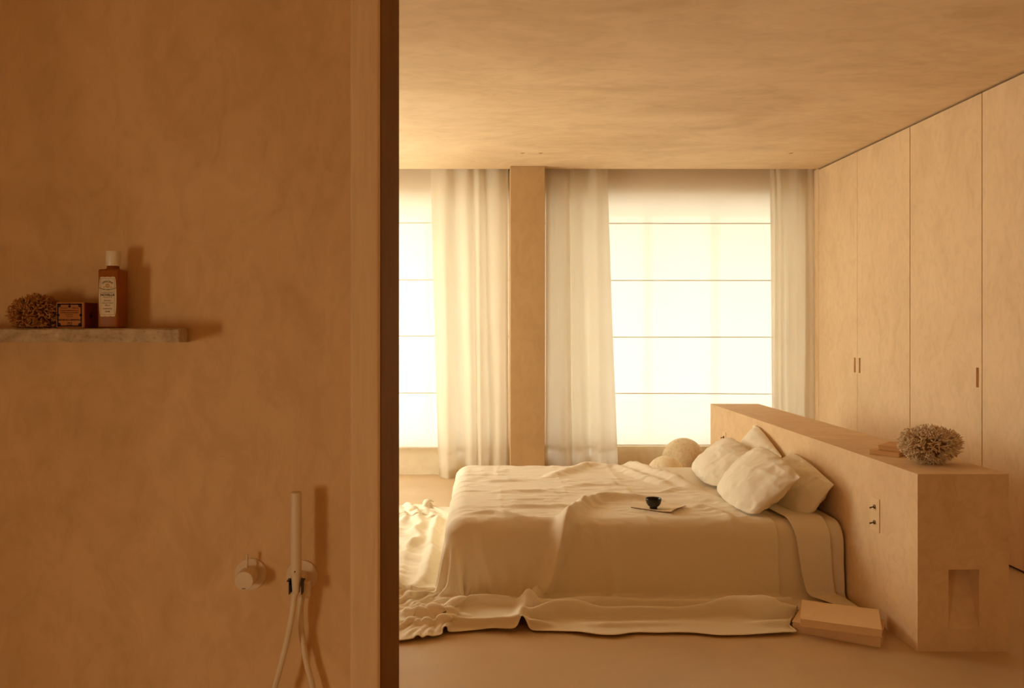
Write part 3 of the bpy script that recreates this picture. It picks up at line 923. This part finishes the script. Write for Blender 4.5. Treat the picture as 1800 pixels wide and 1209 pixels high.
# ------------------------------------------------------------------ blinds
def blind(x0, x1, y, lines, zb, ztop, label, seed):
    r = empty('roman_blind', ((x0 + x1) / 2, y, ztop)); tag(r, label, 'blind', 'linen roman blinds')
    cx = (x0 + x1) / 2
    boxobj('headrail', x0 - cx, x1 - cx, -0.015, 0.03, -0.03, 0.0, M_batten, r)
    zz = [ztop - .02] + lines + [zb]
    n = 60
    xs = np.linspace(x0 - cx, x1 - cx, n)[:, None]
    for k, (za, zc) in enumerate(zip(zz[:-1], zz[1:])):
        m = 14
        t = np.linspace(0, 1, m)[None, :]
        wob = 0.004 * vnoise(xs * 1.1 + 9, xs * 0 + k, seed) * (k > 3)
        wob2 = 0.004 * vnoise(xs * 1.1 + 9, xs * 0 + k + 1, seed) * (k > 2)
        Z = za + wob * (k > 0) + (zc + wob2 - za - wob) * t - ztop
        Y = -0.012 * np.sin(np.pi * t) ** 0.8 * (1 if k else .3) + 0.003 * vnoise(xs * 3, Z * 5, seed + k) + 0.0016 * vnoise(xs * 5, Z * 34, seed + 9 + k) * (2.2 if k >= len(zz) - 2 else 0.6)
        P = np.stack([xs + 0 * t, Y, Z], -1)
        me = gridmesh('fabric_panel', P)
        p = link('fabric_panel', me, M_blind, r, None, True)
        if k < len(lines):
            bm = bmesh.new()
            z = zc - ztop
            pts = [(float(xs[i, 0]), 0.004, z + float(wob2[i, 0])) for i in range(0, n, 3)] + [(x1 - cx, 0.004, z + float(wob2[-1, 0]))]
            tube(bm, pts, 0.0042, 6)
            obj('batten', bm, M_batten, p)
    bm = bmesh.new()
    tube(bm, [(x0 - cx + .002, 0, zb - ztop + .004), (x1 - cx - .002, 0, zb - ztop + .004)], 0.007, 8)
    obj('bottom_rod', bm, M_blind, r)
    return r
sB = FOC / 7.50
zl = lambda y: EYE - (y - 575) / sB
blind(W1[0] - .02, 0.222, 7.50, [zl(392), zl(492), zl(590.5), zl(690)], zl(787), 3.035, 'linen roman blind over the left window, left of the column', 3)
blind(0.545, 3.04, 7.50, [zl(393), zl(493), zl(592.5), zl(691.5)], zl(783), 3.035, 'linen roman blind over the right window behind the bed', 17)

# ------------------------------------------------------------------ curtains
def curtain(xa_top, xb_top, xa_bot, xb_bot, folds, amp, seed, label, y=7.395, zb=0.004, flare=None):
    n, m = 200, 46
    t = np.linspace(0, 1, n)[:, None]; v = np.linspace(0, 1, m)[None, :]     # v: 0 bottom .. 1 top
    ztop = 3.03
    Z = zb + (ztop - zb) * v
    k = 1 - Z / 2.85
    k = np.clip(k, 0, 1)
    xa = xa_top + (xa_bot - xa_top) * k ** 1.15; xb = xb_top + (xb_bot - xb_top) * k ** 1.15
    ph = folds * 2 * np.pi * (t + 0.05 * np.sin(2 * np.pi * t * 1.3 + seed) + 0.025 * np.sin(2 * np.pi * t * 2.7 + seed * 2 + 1.2 * k))
    F = np.sin(ph) + 0.30 * np.sin(0.5 * ph + seed * 3) + 0.16 * np.sin(1.6 * ph + seed + 1.2 * k)
    small = np.sin(ph * 1.4 + seed * 1.7)
    A = amp * (0.35 + 0.75 * k ** 0.7)
    Y = y + A * F + 0.003 * small * (1 - k) ** 2 + 0.004 * vnoise(t * 14 + 0 * v, Z * 2 + 0 * t, int(seed * 10)) \
        + 0.012 * k * vnoise(t * 5 + 0 * v, Z * 1.3, int(seed * 10) + 3)
    X = xa + (xb - xa) * t + 0.35 * A * np.cos(ph) * 0.6 + 0 * v
    P = np.stack([X, Y, Z + 0 * t], -1)
    c0 = np.array([(xa_bot + xb_bot) / 2, y, 0.0])
    me = gridmesh('curtain', P - c0)
    r = link('curtain', me, M_curtain, None, tuple(c0), True)
    tag(r, label, 'curtain', 'cream linen curtains')
    # doubled bottom hem
    H = P[:, :3].copy(); H[:, :, 1] -= 0.003
    hz = np.linspace(0.0, 0.075, 3)
    f = (hz / (Z[0, 1] - Z[0, 0]))
    Hm = np.stack([P[:, 0] + (P[:, 1] - P[:, 0]) * fi for fi in f], 1); Hm[..., 1] -= 0.004
    h = link('hem', gridmesh('hem', Hm - c0), M_curtain, r, None, True)
    # gathered heading tape
    hp = P[:, -2:].copy(); hp[..., 1] -= 0.004
    link('heading_tape', gridmesh('heading_tape', hp - c0), M_curtain, r, None, True)
    return r
sC = FOC / 7.385
cxp = lambda px: (px - 853) / sC
curtain(cxp(757), cxp(893), cxp(770), cxp(896), 4.3, 0.040, 1.3, 'linen curtain at the right side of the left window, left of the column')
curtain(cxp(959), cxp(1069), cxp(958), cxp(1087), 3.4, 0.040, 2.6, 'linen curtain just right of the column, beside the right blind')
curtain(cxp(1353), cxp(1433), cxp(1356), cxp(1433), 3.0, 0.036, 4.4, 'linen curtain in the corner beside the far wardrobe')
for px, lab in ((918, 'left of the two tiny ceiling holes above the column'), (950, 'right of the two tiny ceiling holes above the column'), (1390, 'single tiny ceiling hole above the corner curtain')):
    s = (575 - 269) / (CEIL - EYE)
    r = empty('ceiling_spot', ((px - 853) / s, FOC / s, CEIL)); tag(r, 'tiny recessed ceiling spot, ' + lab, 'ceiling light', 'tiny ceiling spots')
    bm = bmesh.new(); lathe(bm, [(0.021, 0), (0.021, -0.003), (0.014, -0.0035), (0.014, -0.001)], 20, None, True, False)
    obj('trim_ring', bm, M_ceil, r)
    bm = bmesh.new(); lathe(bm, [(0.0138, -0.0008), (0.0138, -0.0012)], 16)
    obj('lens', bm, M_carc, r)

# ------------------------------------------------------------------ stone balls
def ball(x, y, r, m, name, label, seed):
    bm = bmesh.new()
    bmesh.ops.create_icosphere(bm, subdivisions=5, radius=r)
    rng = random.Random(seed)
    k = [Vector((rng.uniform(-1, 1), rng.uniform(-1, 1), rng.uniform(-1, 1))) * 3 / r for _ in range(4)]
    for v in bm.verts:
        d = sum(math.sin(v.co.dot(q) + i) for i, q in enumerate(k)) * 0.0035 * r
        v.co *= 1 + d / r
    zmin = min(v.co.z for v in bm.verts)
    o = obj(name, bm, m, None, (x, y, -zmin + .0005), smooth=True)
    return tag(o, label, 'stone ball', 'stone balls by the window')
s = 268 / 1.4
ball((1201.5 - 853) / s, FOC / s, 0.191, M_ball, 'stone_ball', 'large pitted stone ball on the floor by the window, behind the bed', 1)
s = 291 / 1.4
ball((1170 - 853) / s, FOC / s, 0.155, M_ball2, 'stone_ball', 'smaller smooth pale stone ball in front of the large one', 2)

# ------------------------------------------------------------------ mat and bowl on the bed
ca, sa = math.cos(MAT_A), math.sin(MAT_A)
bm = bmesh.new()
n = 14; m = 8; hw, hh, tk = 0.118, 0.098, 0.0035
def matz(u, v):
    return 0.012 * max(0, (u - 0.62) / 0.38) ** 2 * max(0.2, 1 - abs(v - .35))
topv = [[bm.verts.new(((-hw + 2 * hw * i / n), (-hh + 2 * hh * k / m), matz(i / n, k / m) + tk)) for k in range(m + 1)] for i in range(n + 1)]
botv = [[bm.verts.new(((-hw + 2 * hw * i / n), (-hh + 2 * hh * k / m), matz(i / n, k / m))) for k in range(m + 1)] for i in range(n + 1)]
for i in range(n):
    for k in range(m):
        bm.faces.new((topv[i][k], topv[i + 1][k], topv[i + 1][k + 1], topv[i][k + 1]))
        bm.faces.new((botv[i][k], botv[i][k + 1], botv[i + 1][k + 1], botv[i + 1][k]))
edgef = []
for i in range(n):
    edgef.append(bm.faces.new((botv[i][0], botv[i + 1][0], topv[i + 1][0], topv[i][0])))
    edgef.append(bm.faces.new((botv[i + 1][m], botv[i][m], topv[i][m], topv[i + 1][m])))
for k in range(m):
    edgef.append(bm.faces.new((botv[0][k + 1], botv[0][k], topv[0][k], topv[0][k + 1])))
    edgef.append(bm.faces.new((botv[n][k], botv[n][k + 1], topv[n][k + 1], topv[n][k])))
for f in edgef: f.material_index = 1
me = bpy.data.meshes.new('place_mat'); bm.to_mesh(me); bm.free()
me.materials.append(M_mat); me.materials.append(M_matedge)
mt = bpy.data.objects.new('place_mat', me); COL.objects.link(mt)
mt.location = (MAT_C[0], MAT_C[1], MAT_Z + .004); mt.rotation_euler = (0, 0, MAT_A)
tag(mt, 'pale stiff mat with a curled corner on the bedspread, under the black bowl', 'mat')
br = empty('tea_bowl', (0.918, 4.345, MAT_Z + .0076)); tag(br, 'small black footed bowl on the pale mat on the bed', 'bowl')
bm = bmesh.new()
prof = [(0.004, 0.006), (0.016, 0.006), (0.018, 0.0), (0.021, 0.0), (0.0205, 0.008), (0.022, 0.010), (0.032, 0.018), (0.039, 0.030), (0.0425, 0.046), (0.0435, 0.055), (0.0425, 0.056),
        (0.041, 0.054), (0.0395, 0.045), (0.036, 0.031), (0.028, 0.020), (0.014, 0.014), (0.004, 0.013)]
lathe(bm, prof[5:], 40, None, False, True)
obj('cup', bm, M_bowl, br, smooth=True)
bm = bmesh.new(); lathe(bm, prof[:6], 40, None, True, False)
obj('foot', bm, M_bowl, br, smooth=True)

# ------------------------------------------------------------------ books
def book(corner, u, L, D, T, z, mcov, mpage, name, label, group, lip=0.004, spine_front=True):
    """corner = front left bottom, u = unit vector along the front edge"""
    ux, uy = u; a = math.atan2(uy, ux)
    r = empty(name, (corner[0], corner[1], z), a); tag(r, label, 'book', group)
    c = 0.0035
    boxobj('back_cover', 0, L, 0, D, 0, c, mcov, r, bevel=0.0008)
    boxobj('front_cover', 0, L, 0, D, T - c, T, mcov, r, bevel=0.0008)
    boxobj('spine', 0.0015, L - .0015, 0.0028, c * 1.5, c * .9, T - c * .9, mcov, r, bevel=0.0006)
    boxobj('pages', lip, L - lip, c, D - lip, c, T - c, mpage, r)
    return r
def un(a, b):
    d = math.hypot(b[0] - a[0], b[1] - a[1]); return ((b[0] - a[0]) / d, (b[1] - a[1]) / d)
book((1.411, 3.664), un((1.411, 3.664), (1.725, 3.472)), 0.368, 0.250, 0.046, 0.0008, M_book3, M_page, 'book', 'lower large tan book on the floor beside the headboard', 'big books on the floor')
book((1.423, 3.600), un((1.423, 3.600), (1.7295, 3.468)), 0.333, 0.270, 0.035, 0.0482, M_book, M_page, 'book', 'upper large tan book on the floor, turned on top of the lower one', 'big books on the floor')
book((1.919, 3.98), un((1.919, 3.98), (2.013, 3.876)), 0.142, 0.20, 0.021, HZ + .0008, M_book2, M_page, 'book', 'lower thin ochre book on the headboard behind the coral', 'thin books on the headboard')
book((1.957, 3.972), un((1.957, 3.972), (2.040, 3.893)), 0.138, 0.19, 0.023, HZ + .0225, M_book2, M_page, 'book', 'upper thin ochre book on the headboard behind the coral', 'thin books on the headboard')

# ------------------------------------------------------------------ coral and sponge
def fib(n):
    out = []
    for i in range(n):
        z = 1 - 2 * (i + .5) / n; a = i * 2.399963
        r = math.sqrt(1 - z * z); out.append(Vector((r * math.cos(a), r * math.sin(a), z)))
    return out
def coral(name, c, R, n, seed, m1, m2, label, cat, floor, thick, forks, shape=None, inner=.45):
    rng = random.Random(seed)
    r = empty(name, c); tag(r, label, cat)
    S = Vector(R)
    bm = bmesh.new()
    for d in fib(n):
        d = (d + Vector((rng.gauss(0, .06), rng.gauss(0, .06), rng.gauss(0, .06)))).normalized()
        k = 1 + rng.uniform(-.10, .06)
        if shape: k *= shape(d)
        p0 = Vector((d.x * S.x, d.y * S.y, d.z * S.z)) * inner
        p1 = Vector((d.x * S.x, d.y * S.y, d.z * S.z)) * k
        L = (p1 - p0).length
        def clampz(p):
            q = math.sqrt((p.x / S.x) ** 2 + (p.y / S.y) ** 2 + (p.z / S.z) ** 2)
            lim_ = k * rng.uniform(.98, 1.10)
            if q > lim_: p = p * (lim_ / q)
            if p.z + c[2] < floor: p.z = floor - c[2]
            return p
        rv = lambda a: Vector([rng.gauss(0, a) for _ in range(3)]) * Lr
        Lr = min(S) * .2
        mid = p0.lerp(p1, .5) + rv(.25)
        tube(bm, [p0, mid], [thick * 1.25, thick * 1.05], 5, False)
        for f in range(forks):
            q = clampz(mid.lerp(p1, rng.uniform(.45, .7)) + rv(.62))
            tube(bm, [mid, q], [thick, thick * .85], 5, False)
            for f2 in range(2):
                e = clampz(q + (p1 - p0) * rng.uniform(.30, .55) + rv(.36))
                tube(bm, [q, q.lerp(e, .6), e], [thick * .85, thick * .8, thick * .5], 5, True)
    o = obj('branches', bm, m1, r, smooth=True)
    bm = bmesh.new(); bmesh.ops.create_icosphere(bm, subdivisions=3, radius=1)
    for v in bm.verts:
        v.co = Vector((v.co.x * S.x, v.co.y * S.y, v.co.z * S.z)) * (inner + .12)
        if v.co.z + c[2] < floor: v.co.z = floor - c[2]
    obj('core', bm, m2, r, smooth=True)
    return r
s = 378.0
coral('coral', (2.072, 3.72, HZ + .087), (0.136, 0.115, 0.090), 250, 5, M_coral, M_coralcore, 'round pale branching coral at the near end of the headboard top', 'coral', HZ + .002, 0.0031, 3,
      lambda d: 1.0 - 0.16 * max(0, -d.z) * (abs(d.x)) - 0.10 * max(0, d.z) * max(0, d.x * -1), .52)
SHZ = 1.3975
coral('sponge', (-0.979, 1.738, SHZ + .030), (0.0545, 0.048, 0.043), 420, 9, M_sponge, M_spongecore, 'domed brown bristly sponge at the left end of the stone shelf', 'sponge', SHZ + .0045, 0.0013, 2, None, .60)

# ------------------------------------------------------------------ stone shelf
bm = bmesh.new()
rng = random.Random(3)
n = 70; xs = [-1.55 + (-0.655 + 1.55) * i / n for i in range(n + 1)]
def rough(x, a, k): return a * (math.sin(x * 63 + k) * .5 + math.sin(x * 151 + k * 2) * .3 + rng.uniform(-.4, .4))
rows = []
for i, x in enumerate(xs):
    end = i == n
    zt, zb = SHZ, SHZ - .0305
    yb = 1.803
    row = [(x - (.017 if end else 0), yb, zt), (x, 1.705 + rough(x, .0015, 1), zt), (x, 1.699 + rough(x, .003, 2), zt - .003 + rough(x, .001, 4)),
           (x, 1.701 + rough(x, .004, 5), zt - .012), (x, 1.700 + rough(x, .004, 7), zt - .021), (x, 1.704 + rough(x, .003, 9), zb + .001 + rough(x, .001, 3)), (x - (.017 if end else 0), yb, zb)]
    rows.append([bm.verts.new(p) for p in row])
for a, b in zip(rows[:-1], rows[1:]):
    for k in range(7):
        bm.faces.new((a[k], a[(k + 1) % 7], b[(k + 1) % 7], b[k]))
bm.faces.new(rows[0][::-1]); bm.faces.new(rows[-1])
tag(obj('stone_shelf', bm, M_shelf, None), 'rough edged travertine shelf on the shower wall', 'shelf')

# ------------------------------------------------------------------ lettering
def text_mesh(s, size, align='CENTER', bold=0.0, space=1.0):
    cu = bpy.data.curves.new('t', 'FONT'); cu.body = s; cu.size = size; cu.align_x = align; cu.align_y = 'CENTER'
    cu.offset = bold; cu.space_character = space; cu.resolution_u = 2
    o = bpy.data.objects.new('t', cu); COL.objects.link(o)
    dg = bpy.context.evaluated_depsgraph_get()
    me = bpy.data.meshes.new_from_object(o.evaluated_get(dg))
    bpy.data.objects.remove(o); bpy.data.curves.remove(cu)
    return me
def lettering(name, lines, parent, mat_, M):
    """lines: (text, size, x, z, bold, arc) joined into one print layer on a face; M maps (x, y) of the face to the parent"""
    bm = bmesh.new()
    for s_, size, x, z, bold, arc in lines:
        me = text_mesh(s_, size, bold=bold)
        if arc:
            for v in me.vertices:
                a = v.co.x / arc; rr = arc + v.co.y
                v.co.x = rr * math.sin(a); v.co.y = rr * math.cos(a) - arc
        for v in me.vertices: v.co.x += x; v.co.y += z
        me.transform(M)
        bm.from_mesh(me); bpy.data.meshes.remove(me)
    return bm
def frame_print(bm, w, h, t, M):
    for a in ((-w, w, h - t, h), (-w, w, -h, -h + t), (-w, -w + t, -h, h), (w - t, w, -h, h)):
        vs_ = [bm.verts.new(M @ Vector(p)) for p in ((a[0], a[2], 0), (a[1], a[2], 0), (a[1], a[3], 0), (a[0], a[3], 0))]
        bm.faces.new(vs_)
def disc(bm, x, z, r0, r1, M, n=18):
    for k in range(n):
        a, b = 2 * math.pi * k / n, 2 * math.pi * (k + 1) / n
        vs_ = [bm.verts.new(M @ Vector((x + r * math.cos(q), z + r * math.sin(q), 0))) for r, q in ((r0, a), (r1, a), (r1, b), (r0, b))]
        bm.faces.new(vs_)
FRONT = lambda y: Matrix(((1, 0, 0, 0), (0, 0, 1, y), (0, 1, 0, 0), (0, 0, 0, 1)))
FRONT = lambda y: Matrix.Translation((0, y, 0)) @ Matrix.Rotation(math.radians(90), 4, 'X')

# ------------------------------------------------------------------ bottle
BW, BD, BHt = 0.0218, 0.025, 0.128
b = empty('bottle', (-0.8175, 1.750, SHZ + .0006)); tag(b, 'amber square bottle with cream cap and cream paper label on the shelf', 'bottle')
bm = bmesh.new()
v0 = box(bm, -BW, BW, -BD, BD, 0, BHt, 0.004, 3)
obj('body', bm, M_bottle, b, smooth=True, auto=40)
bm = bmesh.new(); lathe(bm, [(0.016, BHt - .003), (0.0150, BHt + .002), (0.0128, BHt + .003), (0.0128, BHt + .010)], 28)
obj('neck', bm, M_bottle, b, smooth=True)
bm = bmesh.new(); lathe(bm, [(0.0148, BHt + .008), (0.0152, BHt + .009), (0.0152, BHt + .039), (0.0145, BHt + .0405), (0.010, BHt + .041)], 32)
obj('cap', bm, M_cap, b, smooth=True, auto=35)
# label: bowed sides, scalloped ends
bm = bmesh.new()
outl = []
lh, lw = 0.042, 0.0168
N_ = 28
for i in range(N_ + 1):
    z = -lh + 2 * lh * i / N_; outl.append((lw + 0.0022 * math.cos(z / lh * math.pi / 2) - (0.0009 if abs(z) > .037 else 0), z))
for i in range(1, 12):
    x = lw - 2 * lw * i / 12; outl.append((x, lh + 0.0012 * abs(math.sin(i / 12 * math.pi * 3))))
for i in range(N_ + 1):
    z = lh - 2 * lh * i / N_; outl.append((-lw - 0.0022 * math.cos(z / lh * math.pi / 2) + (0.0009 if abs(z) > .037 else 0), z))
for i in range(1, 12):
    x = -lw + 2 * lw * i / 12; outl.append((x, -lh - 0.0012 * abs(math.sin(i / 12 * math.pi * 3))))
LZ = 0.068
f = bm.faces.new([bm.verts.new((x, -BD - .0004, z + LZ)) for x, z in outl])
ex = bmesh.ops.extrude_face_region(bm, geom=[f])
for v in ex['geom']:
    if isinstance(v, bmesh.types.BMVert): v.co.y -= 0.0006
lab = obj('label', bm, M_label, b)
M = Matrix.Translation((0, -BD - .0013, LZ)) @ Matrix.Rotation(math.radians(90), 4, 'X')
bm = lettering('lettering', [('OFFICINA', 0.0058, 0, 0.0325, .0001, 0.018), ('PROFUMO FARMACEUTICA', 0.0031, 0, 0.0150, .00006, -0.04), ('DI SANTA MARIA', 0.0033, 0, 0.0090, 0, 0),
                             ('NOVELLA', 0.0070, 0, 0.0035, .00018, 0), ('FIRENZE ITALIA', 0.0028, 0, -0.0015, 0, 0), ('BAGNO', 0.0044, 0, -0.0085, 0, 0),
                             ('DELLA VILLA', 0.0044, 0, -0.0137, 0, 0), ('MELO', 0.0044, 0, -0.0190, 0, 0), ('FARMACIA', 0.0042, 0, -0.0262, 0, 0), ('250 ML', 0.0036, 0, -0.0322, .0001, 0)], lab, M_ink, M)
frame_print(bm, 0.0150, 0.0392, 0.0004, M)
obj('lettering', bm, M_ink, lab)
bm = bmesh.new(); disc(bm, 0, 0.0235, 0.0012, 0.0048, M)
for k in (-1, 1):
    disc(bm, k * .0075, 0.0205, 0.0005, 0.0018, M, 10)
obj('emblem', bm, M_book2, lab)

# ------------------------------------------------------------------ soap box
sx, sy, szz = 0.0303, 0.030, 0.056
b = empty('soap_box', (-0.8966, 1.750, SHZ + .0006)); tag(b, 'small orange soap box with dark red side and black ornate print on the shelf', 'soap box')
bm = bmesh.new(); box(bm, -sx, sx, -sy, sy, 0, szz, 0.0015, 2)
o = obj('carton', bm, M_soap, b)
tag(boxobj('side_panel', sx, sx + .0006, -sy + .0015, sy - .0015, 0.001, szz - .001, M_soapside, b), 'dark red side panel')
M = Matrix.Translation((-.001, -sy - .0005, szz / 2)) @ Matrix.Rotation(math.radians(90), 4, 'X')
bm = lettering('lettering', [('OFFICINA', 0.0038, -.0125, 0.0150, 0, 0), ('FIRENZE', 0.0038, .0125, 0.0150, 0, 0), ('DI SANTA MARIA NOVELLA', 0.0033, 0, 0.0095, .00005, 0),
                             ('SAPONE VEGETALE FINISSIMO', 0.0029, 0, 0.0050, .00005, 0), ('PROFUMATO', 0.0030, 0, 0.0010, 0, 0), ('ALLE ERBE', 0.0030, 0, -0.0032, 0, 0),
                             ('SAPONE ALLA MANDORLA', 0.0041, 0, -0.0105, .00018, 0), ('100 G', 0.0045, 0, -0.0170, .0001, 0), ('3.5 OZ', 0.0036, 0, -0.0212, .0001, 0)], o, M_ink2, M)
frame_print(bm, 0.0264, 0.0247, 0.0024, M)
for q in (-1, 1):
    for w in (-1, 1): disc(bm, q * .0225, w * .0205, 0.0008, 0.0036, M, 12)
disc(bm, 0, 0.0190, 0, 0.0028, M); disc(bm, 0, 0.0235, 0, 0.0018, M)
disc(bm, .0245, 0.0, 0.0002, 0.0030, M, 12); disc(bm, -.0245, 0.0, 0.0002, 0.0030, M, 12)
obj('print', bm, M_ink, o)
M = Matrix.Translation((sx + .0011, -.003, szz / 2)) @ Matrix.Rotation(math.radians(90), 4, 'Z') @ Matrix.Rotation(math.radians(90), 4, 'X')
bm = bmesh.new(); disc(bm, 0, 0, 0.0056, 0.0066, M, 24); disc(bm, .001, -.001, 0, 0.0040, M, 5)
obj('seal', bm, M_ink, o)

# ------------------------------------------------------------------ shower fittings
YW = 1.80
RX = Matrix.Rotation(math.radians(90), 4, 'X')          # lathe axis +z -> -y (towards the room)
mx = empty('shower_mixer', (-0.5296, YW, 0.8434)); tag(mx, 'round beige shower mixer with a pin lever on the shower wall', 'tap')
bm = bmesh.new(); lathe(bm, [(0.0355, 0), (0.0355, 0.004), (0.0345, 0.005), (0.010, 0.005)], 48, RX); obj('escutcheon', bm, M_fit, mx, smooth=True, auto=30)
bm = bmesh.new(); lathe(bm, [(0.0195, 0.005), (0.0195, 0.018)], 40, RX); obj('sleeve', bm, M_fit, mx, smooth=True, auto=30)
bm = bmesh.new(); lathe(bm, [(0.0190, 0.018), (0.0208, 0.019), (0.0208, 0.052), (0.0198, 0.0535)], 44, RX); kn = obj('knob', bm, M_fit, mx, smooth=True, auto=30)
bm = bmesh.new(); tube(bm, [(0, -.030, .015), (0, -.030, .040), (0, -.030, .052)], [.003, .003, .0028], 14); obj('pin_lever', bm, M_fit, kn, smooth=True, auto=40)
bm = bmesh.new(); tube(bm, [(-.004, -.0537, -.0165), (.004, -.0537, -.0165)], .0008, 6); obj('mark', bm, M_ink2, kn)

br_ = empty('shower_bracket', (-0.4136, YW, 0.8396)); tag(br_, 'round beige wall bracket and water outlet holding the hand shower', 'shower bracket')
bm = bmesh.new(); lathe(bm, [(0.0350, 0), (0.0350, 0.004), (0.0340, 0.005), (0.010, 0.005)], 48, RX); obj('escutcheon', bm, M_fit, br_, smooth=True, auto=30)
bm = bmesh.new(); lathe(bm, [(0.0125, 0.005), (0.0125, 0.046)], 28, RX @ Matrix.Translation((0.002, -0.0, 0))); obj('arm', bm, M_fit, br_, smooth=True, auto=30)
bm = bmesh.new()
lathe(bm, [(0.0105, -0.040), (0.0110, -.038), (0.0110, -.006), (0.0095, -.004)], 24, Matrix.Translation((0.014, -.026, 0))); obj('outlet', bm, M_fit, br_, smooth=True, auto=30)
# clip gaps: black strips with small lips stand in for shade beside the cone
bm = bmesh.new()
for q in (-1, 1):
    box(bm, q * .0135 - .0011, q * .0135 + .0011, -.066, -.047, -.022, .006, .0004, 1)
    box(bm, min(q * .0125, q * .0185), max(q * .0125, q * .0185), -.066, -.049, .006, .009, .0004, 1)
    box(bm, q * .0112 - .0022, q * .0112 + .0022, -.049, -.044, -.022, .008, .0004, 1)
tag(obj('clip', bm, M_gap_screw, br_), 'holder clip gaps, their shade set as black strips')

hsx, hsy = -0.4136, YW - .058
hs = empty('hand_shower', (hsx, hsy, 0.80)); tag(hs, 'slim beige stick hand shower with its looped hose on the shower wall', 'hand shower')
bm = bmesh.new(); lathe(bm, [(0.0110, 0.062), (0.0119, 0.063), (0.0119, 0.237), (0.0112, 0.239), (0.0095, 0.2395)], 32)
obj('handset', bm, M_fit, hs, smooth=True, auto=30)
bm = bmesh.new(); lathe(bm, [(0.0066, 0.018), (0.0085, 0.022), (0.0108, 0.058), (0.0118, 0.0622)], 28)
obj('cone', bm, M_fit, hs, smooth=True, auto=30)
bm = bmesh.new(); lathe(bm, [(0.0016, 0), (0.0016, .0010)], 12, Matrix.Translation((0, -.0117, 0.069)) @ RX); obj('screw', bm, M_gap_screw, hs)
k_ = FOC / hsy
def hp(px, py, dy=0.0):
    kk = FOC / (hsy + dy)
    return ((px - 853) / kk - hsx, dy, EYE - (py - 575) / kk - 0.80)
pts = [hp(519.5, 1036), hp(518, 1046), hp(513, 1083), hp(503.5, 1130), hp(492, 1175), hp(481, 1215), hp(472, 1270, .008), hp(474, 1340, .015), hp(500, 1385, .02), hp(535, 1375, .025), hp(556, 1310, .026),
       hp(556, 1255, .026), hp(549, 1205, .028), hp(539, 1165, .03), hp(531, 1118, .032), hp(528, 1080, .032), hp(531, 1045, .032)]
bm = bmesh.new(); tube(bm, bez(pts, 110), 0.0066, 14)
tag(obj('hose', bm, M_fit, hs, smooth=True), 'beige looped hose')
